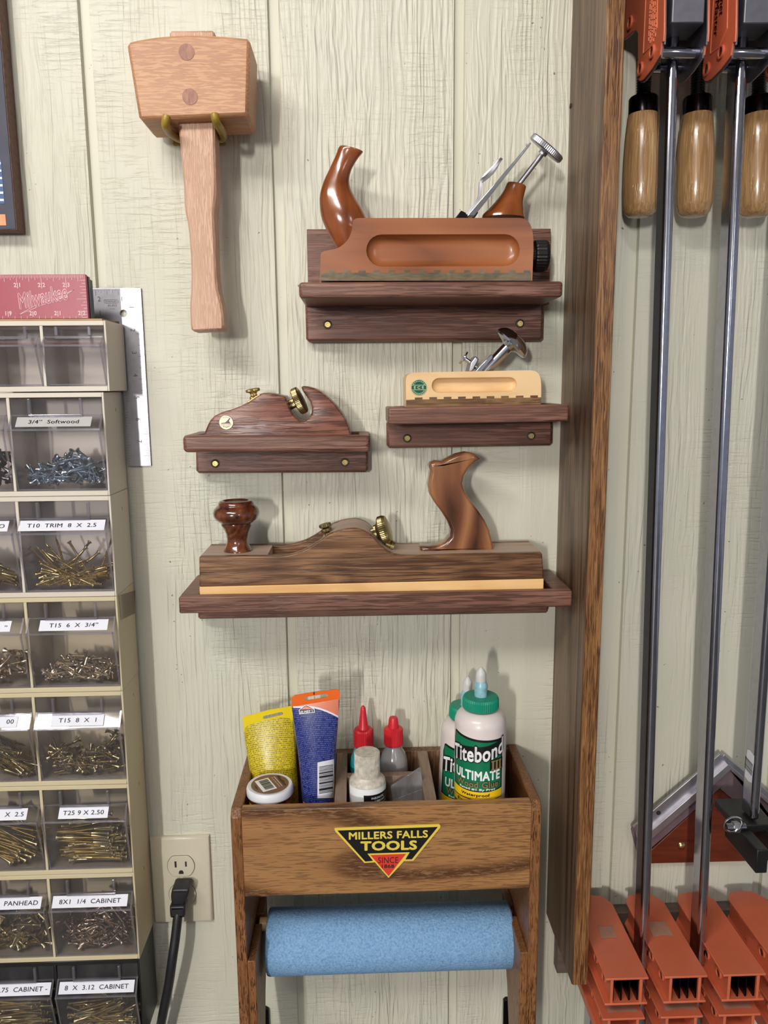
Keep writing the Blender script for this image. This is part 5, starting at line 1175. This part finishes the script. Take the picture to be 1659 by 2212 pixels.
# ================================================================== CLAMPS
BDF, BDB = .112, .0865
def skew_bar(top, bot, d0, d1, hw, zt, zb):
    A = P(*top, d1); B = P(*bot, d1)
    def xat(z): return A[0]+(B[0]-A[0])*(A[1]-z)/(A[1]-B[1])
    v = []
    for z in (zb, zt):
        x = xat(z); v += [(x-hw, -d1, z), (x+hw, -d1, z), (x+hw, -d0, z), (x-hw, -d0, z)]
    return MB().hexa(v), xat
lpl = [(822, -260), (818, 250), (812, 340), (798, 345), (785, 450), (720, 560), (655, 645), (632, 662), (612, 662), (598, 640), (594, 590), (604, 480), (604, 275), (592, 254), (562, 262), (520, 300), (484, 330), (476, 300), (476, -260)]
c1x = P(1457, 130, BDF)[0]; lX = c1x-.0205
plate_dz = zX('c', lpl, lX)
def clamp_top(idx, top, bot, zb, lab, handle_px, with_foot=False):
    t = thing('parallel_clamp', lab, 'clamp', (P(*top, .1)[0], -.09, .18), None)
    mb, xat = skew_bar(top, bot, BDB, BDF, .0053, .60, zb)
    mb.build('bar', 'bar', t, bevel=.0043, seg=5, smooth=True)
    c = xat(.31)
    for sx, nm in ((-1, 'left'), (1, 'right')):
        x = c+sx*.0205+(.001 if sx > 0 else 0)
        pl = MB().prismX(plate_dz, x-.0010, x+.0010).build('jaw_plate', 'orange', t, bevel=.0006, seg=2, label=nm+' orange side plate')
        sh = [(d-.0008 if d > .1 else d+.001, z-.002 if z < .34 else z) for d, z in plate_dz]
        MB().prismX(sh, x-sx*.0010-.0008, x-sx*.0010+.0008).build('liner_plate', 'satin_dark', t, smooth=False)
        if sx < 0:
            for (hx, hy, hr) in ((718, 420, .0062), (622, 562, .0066), (538, 185, .0066)):
                d, z = zX('c', [(hx, hy)], lX-.001)[0]
                bs = MB().lathe([(hr, 0), (hr, .0022), (hr*.72, .0022), (hr*.72, .0006)], (x-.0008, -d, z), (-1, 0, 0), 24, caps=False).build('boss', 'orange', pl)
                MB().lathe([(hr*.72, 0), (0.0002, 0)], (x-.0018, -d, z), (-1, 0, 0), 20, caps=False).build('boss_hole', 'thread', bs)
            # raised border and lettering
            mb = MB(); bdp = zX('c', [(665, -100), (640, 440), (700, 380), (752, 230), (757, -100)], lX-.0012)
            for a, b in zip(bdp, bdp[1:]):
                L = math.hypot(b[0]-a[0], b[1]-a[1]); nx, nz = -(b[1]-a[1])/L*.0005, (b[0]-a[0])/L*.0005
                mb.prismX([(a[0]+nx, a[1]+nz), (a[0]-nx, a[1]-nz), (b[0]-nx, b[1]-nz), (b[0]+nx, b[1]+nz)], x-.0016, x-.0010)
            (da, za), (db_, zb_3) = zX('c', [(715, 40), (690, 300)], lX-.0012)
            if idx == 0:
                rg = random.Random(3)
                for col in range(5):
                    z = za+.03
                    while z > zb_3-.004:
                        L = rg.uniform(.001, .006); d = da-.007+col*.0045
                        mb.prismX([(d, z), (d+.0012, z), (d+.0012, z-L), (d, z-L)], x-.0016, x-.0010); z -= L+.001
            else:
                for txt, off, zo, ww in (('Cabinet', .004, .010, .036), ('Master', -.006, -.006, .034)):
                    put_text(mb, txt, lambda u, v: (x-.0016, -(da-.003+off+v), (za+zb_3)/2+.012+zo-u), width=ww, height=.009, shear=.3, bold=.01)
            mb.build('raised_lettering', 'orange_line', pl, smooth=False)
    zb1 = zp('c', 960, 186, .140)[1]
    MB().box(c-.0155, c+.0155, .102, .140, zb1, .60).build('head_block', 'satin_dark', t, bevel=.0012)
    z2 = zp('c', 930, 420, .124)[1]
    MB().lathe([(.0050, 0), (.0052, .0005), (.0052, .0385), (.0050, .039)], (c-.0195, -.1205, z2), (1, 0, 0), 24).build('pivot_pin', 'bar', t)
    z3 = zp('c', 800, 550, .080)[1]
    MB().lathe([(.0050, 0), (.0050, .039)], (c-.0195, -.078, z3), (1, 0, 0), 24).build('pivot_pin', 'bar', t)
    hx, hy0, hy1 = handle_px
    def hp(x, y): return P(x, y, .040)
    X, Z0 = hp(hx, 470); _, Z1 = hp(hx, 245); _, Z2 = hp(hx, 210); Xt, _ = hp(hx+9, 190); dx = (Xt-X)/(P(0, 190, .04)[1]-Z0)
    ax = Vector((dx, 0, 1)).normalized(); o = Vector((X, -.040, Z0)); L1 = (Z1-Z0); L2 = Z2-Z0
    MB().lathe([(.006, 0), (.0125, .0012), (.0165, .0055), (.0188, .014), (.0196, .035), (.0194, .058), (.0184, .080), (.0162, L1-.004), (.0148, L1)], o, ax, 48).build('handle', 'clampwood', t, ang=60)
    MB().lathe([(.0153, L1-.003), (.0153, L2-.002), (.0140, L2), (.004, L2)], o, ax, 36).build('ferrule', 'blackmetal', t)
    pr = []; z = L2-.001
    while z < L2+.12: pr += [(.0076, z), (.0066, z+.0013)]; z += .0026
    MB().lathe(pr, o, ax, 20).build('spindle', 'thread', t, ang=20)
    return t, xat
clamp_top(0, (1457, 130), (1393, 2060), -1.05, 'orange-headed bar clamp nearest the oak upright, full-length steel bar', (1382, 0, 0))
clamp_top(1, (1606, 130), (1517, 2060), -1.05, 'orange-headed bar clamp second from the oak upright, middle wooden handle', (1499, 0, 0))
# third clamp: handle in view, its bar ends in a black foot lower right
b3 = (1635, 1640); zend = P(1633, 1774, BDF)[1]
t3, x3 = clamp_top(2, (1748, 130), (1632, 1774), zend, 'bar clamp at the right frame edge, its bar ending in a black foot', (1631, 0, 0))
xc = x3(zend)
mb = MB(); mb.box(xc-.0235, xc+.020, .060, .118, zend-.010, zend-.001); mb.build('foot_plate', 'grayboard' if False else 'blackplastic', t3, bevel=.001)
zf0 = zend-.010
MB().box(xc-.0215, xc-.0085, .085, .158, zf0-.024, zf0+.004).build('foot_arm', 'blackplastic', t3, bevel=.0012)
MB().box(xc+.0085, xc+.0215, .085, .158, zf0-.024, zf0+.004).build('foot_arm', 'blackplastic', t3, bevel=.0012)
bX, bZ = P(1578, 1780, .112)
MB().lathe([(.0042, 0), (.0042, .022)], (bX-.008, -.118, bZ), (1, 0, 0), 20).build('pin', 'bar', t3)
MB().lathe([(.0066, 0), (.0066, .0065), (.0055, .0072), (.003, .0072)], (bX, -.118, bZ), (1, 0, 0), 6).build('hex_nut', 'steel', t3, smooth=False)
rc_ = P(1584, 1781, .126); rg_ = [(rc_[0]+.0103*math.cos(a), -.126-.002*math.sin(a), rc_[1]+.0103*math.sin(a)) for a in [2*PI*k/28 for k in range(29)]]
MB().tube(rg_, .0011, 8).build('split_ring', 'chrome', t3)
# barcode sticker on the left side of the third bar
st_x = xc-.0053
a_ = ZF['k']; q_ = [(1494, 225), (1515, 228), (1548, 275), (1545, 330), (1525, 495), (1500, 480), (1472, 440), (1484, 300)]
xs3 = x3(P(1610, 1650, .1)[1])-.0050
pts = zX('k', q_, xs3); mb = MB(); mb.prismX([(max(BDB+.0012, min(BDF-.001, d)), z) for d, z in pts], xs3-.0004, xs3+.0001); mb.cur = 1
zc0, zc1 = min(p[1] for p in pts), max(p[1] for p in pts); z = zc0+.012; rg = random.Random(5)
while z < zc1-.012:
    w_ = rg.choice((.0005, .0005, .0009, .0013)); mb.add([(xs3-.0006, -(BDB+.004), z), (xs3-.0006, -(BDF-.004), z-.002), (xs3-.0006, -(BDF-.004), z-.002+w_), (xs3-.0006, -(BDB+.004), z+w_)], [(0, 1, 2, 3)]); z += w_+.0007
mb.build('barcode_sticker', ['whiteplastic', 'ink'], t3, smooth=False)

# --- row of clamp jaws below
JZ = .5*(P(1436, 2111.6, .162)[1]+P(1529, 2106, .162)[1]); JF = .162; JW = .0485
jx2 = P(1436, 2111.6, JF)[0]; hgt = JZ-P(1484, 2167, JF)[1]
lowz = P(1349, 2200, JF-.004)[1]
def jaw(parent, x0, zt, d1, hgt, tall, worn, lab):
    w = JW; x1 = x0+w; th = .0026; d0 = .020
    plan = [(x0, d1), (x1, d1), (x1, d0+.016), (x1-.010, d0+.002), (x0+w*.5, d0), (x0+.008, d0+.003), (x0, d0+.014)]
    def slab(z0, z1):
        n = len(plan); v = [(x, -d, z0) for x, d in plan]+[(x, -d, z1) for x, d in plan]
        return v, [list(range(n)), list(range(2*n-1, n-1, -1))]+[(i, (i+1) % n, (i+1) % n+n, i+n) for i in range(n)]
    mb = MB(); mb.add(*slab(zt-th, zt)); mb.add(*slab(zt-hgt, zt-hgt+th))
    for xa in (x0+.0062, x1-.0062-.0032): mb.box(xa, xa+.0032, d0+.008, d1-.0006, zt-(tall or hgt)+.0003, zt-th+.0003)
    jw = mb.build('jaw', 'orange', parent, bevel=.0006, seg=2, label=lab)
    mb = MB(); n = 4; xa, xb = x0+.0094, x1-.0094
    for k in range(n):
        x = xa+(xb-xa-.0018)*k/(n-1); mb.box(x, x+.0018, .06, d1-.004, zt-hgt+th, zt-th)
    if not tall: mb.build('inner_rib', 'blackmetal', jw, smooth=False)
    for dd, zz_ in ((d1-.022, zt-hgt*.47), (d1-.052, zt-hgt*.47)):
        bs = MB().lathe([(.0062, 0), (.0062, .0020), (.0045, .0020), (.0045, .0005)], (x0+.0064, -dd, zz_), (-1, 0, 0), 24, caps=False).build('boss', 'orange', jw)
        MB().lathe([(.0046, .0007), (.0002, .0007)], (x0+.0064, -dd, zz_), (-1, 0, 0), 20, caps=False).build('boss_hole', 'thread', jw)
    xx = x0+.0058; ca, cb = (d1-.075, zt-hgt*.5), (.048, zt-hgt*.5); so_ = stadium(ca, cb, hgt*.30, 8); si_ = stadium(ca, cb, hgt*.27, 8); m = len(so_); mb = MB()
    mb.add([(xx, -a, b) for a, b in so_]+[(xx, -a, b) for a, b in si_], [(i, (i+1) % m, m+(i+1) % m, m+i) for i in range(m)])
    put_text(mb, 'Cabinet Master', lambda u, v: (xx, -((ca[0]+cb[0])/2+u), zt-hgt*.5+v), width=abs(ca[0]-cb[0])*.85, height=hgt*.30, shear=.3)
    mb.build('raised_lettering', 'orange_line', jw, smooth=False)
    if worn:
        dA, dB, xa, xb = worn; r0 = random.Random(int(x0*1000)); pts = []
        for (a, b) in ((x0+w*xa, dA), (x0+w*(xa+xb)/2, dA-.002), (x0+w*xb, dA), (x0+w*xb, (dA+dB)/2), (x0+w*xb, dB), (x0+w*(xa+xb)/2, dB+.001), (x0+w*xa, dB), (x0+w*xa, (dA+dB)/2)): pts.append((a+r0.uniform(-.0012, .0012), b+r0.uniform(-.0012, .0012)))
        mb = MB(); mb.add([(x, -d, zt+.0003) for x, d in pts], [list(range(len(pts)))]); mb.build('rubbed_patch', 'worn', jw, smooth=False)
    return jw
names = ['pair of orange clamp jaws partly behind the oak upright', 'pair of orange clamp jaws second from the oak upright, grey rub mark on top', 'pair of orange clamp jaws third from the oak upright, unmarked top', 'pair of orange clamp jaws cut off by the right frame edge']
for k in range(4):
    x0 = jx2+(k-1)*.0666
    t = thing('clamp_jaws', names[k], 'clamp', (x0+JW/2, -.09, lowz-.05))
    jaw(t, x0, JZ, JF, hgt, 0, {0: (.100, .078, .32, .72), 1: (.100, .072, .25, .72), 2: (.085, .07, .0, .3), 3: None}[k], 'upper jaw')
    jaw(t, x0, lowz, JF-.004, hgt*.9, .058, (.150, .118, .2, .9), 'lower jaw')
    MB().box(x0+JW/2-.0045, x0+JW/2+.0045, .030, .056, -1.05, JZ-.004).build('bar', 'bar', t, bevel=.002)
rz_ = P(1335, 1946, .0)[1]
MB().box(.345, .85, .0005, .0185, rz_-.09, rz_-.004).build('rack_rail', 'grayboard', None, label='grey-brown board on the wall behind the orange clamp jaws', category='board', bevel=.001)

# ================================================================== ANGLE SQUARE ON ITS RED BOARD
t = thing('backing_board', 'red-brown stained triangular board behind the metal angle square at lower right', 'board', (.50, -.005, P(1500, 1862, .012)[1]))
bz = zz('k', [(690, 1156), (1900, 1125), (1900, 1080), (1285, 545), (1240, 560), (700, 1050), (620, 1100), (620, 1150)], .0125)
MB().prism(bz, .0005, .0125).build('board', 'redboard', t, bevel=.0008)
X, Z = zp('k', 952, 1008, .0128); MB().lathe([(.0052, -.0005), (.0052, .0008), (.0038, .0026), (.0015, .0036)], (X, -.0125, Z), (0, -1, 0), 20).build('screw', 'brass', t)
t = thing('angle_square', 'silver aluminium right-angle square hung corner up over the red-brown board', 'square', (.50, -.018, Z))
def band(pts, d0, d1, nm, mt_, lab=None): MB().prism(zz('k', pts, d1), d0, d1).build(nm, mt_, t, bevel=.0006, label=lab)
band([(560, 858), (1270, 258), (1345, 352), (600, 985)], .0130, .0170, 'arm_flat', 'steel')
band([(600, 978), (1335, 345), (1362, 388), (640, 1020)], .0130, .0230, 'arm_rib', 'steel', 'raised shiny rib along the arm')
band([(640, 1010), (1358, 385), (1420, 420), (1300, 520), (1262, 545), (665, 1065)], .0130, .0165, 'arm_inner', 'purple', 'dull purplish inner strip')
band([(560, 858), (600, 978), (640, 1090), (600, 1100), (575, 1010), (545, 880)], .0130, .0165, 'arm_end', 'purple')
band([(1300, 262), (1900, 770), (1900, 850), (1345, 352), (1290, 290)], .0130, .0170, 'arm_flat', 'steel')
band([(1340, 345), (1900, 835), (1900, 880), (1362, 402)], .0130, .0230, 'arm_rib', 'steel')
band([(1362, 395), (1900, 872), (1900, 1080), (1270, 545), (1420, 420)], .0130, .0165, 'arm_inner', 'purple')
X, Z = zp('k', 766, 741, .0172); MB().lathe([(.0030, 0), (.0030, .0003)], (X, -.0170, Z), (0, -1, 0), 16).build('rivet_hole', 'ivory_dark', t)
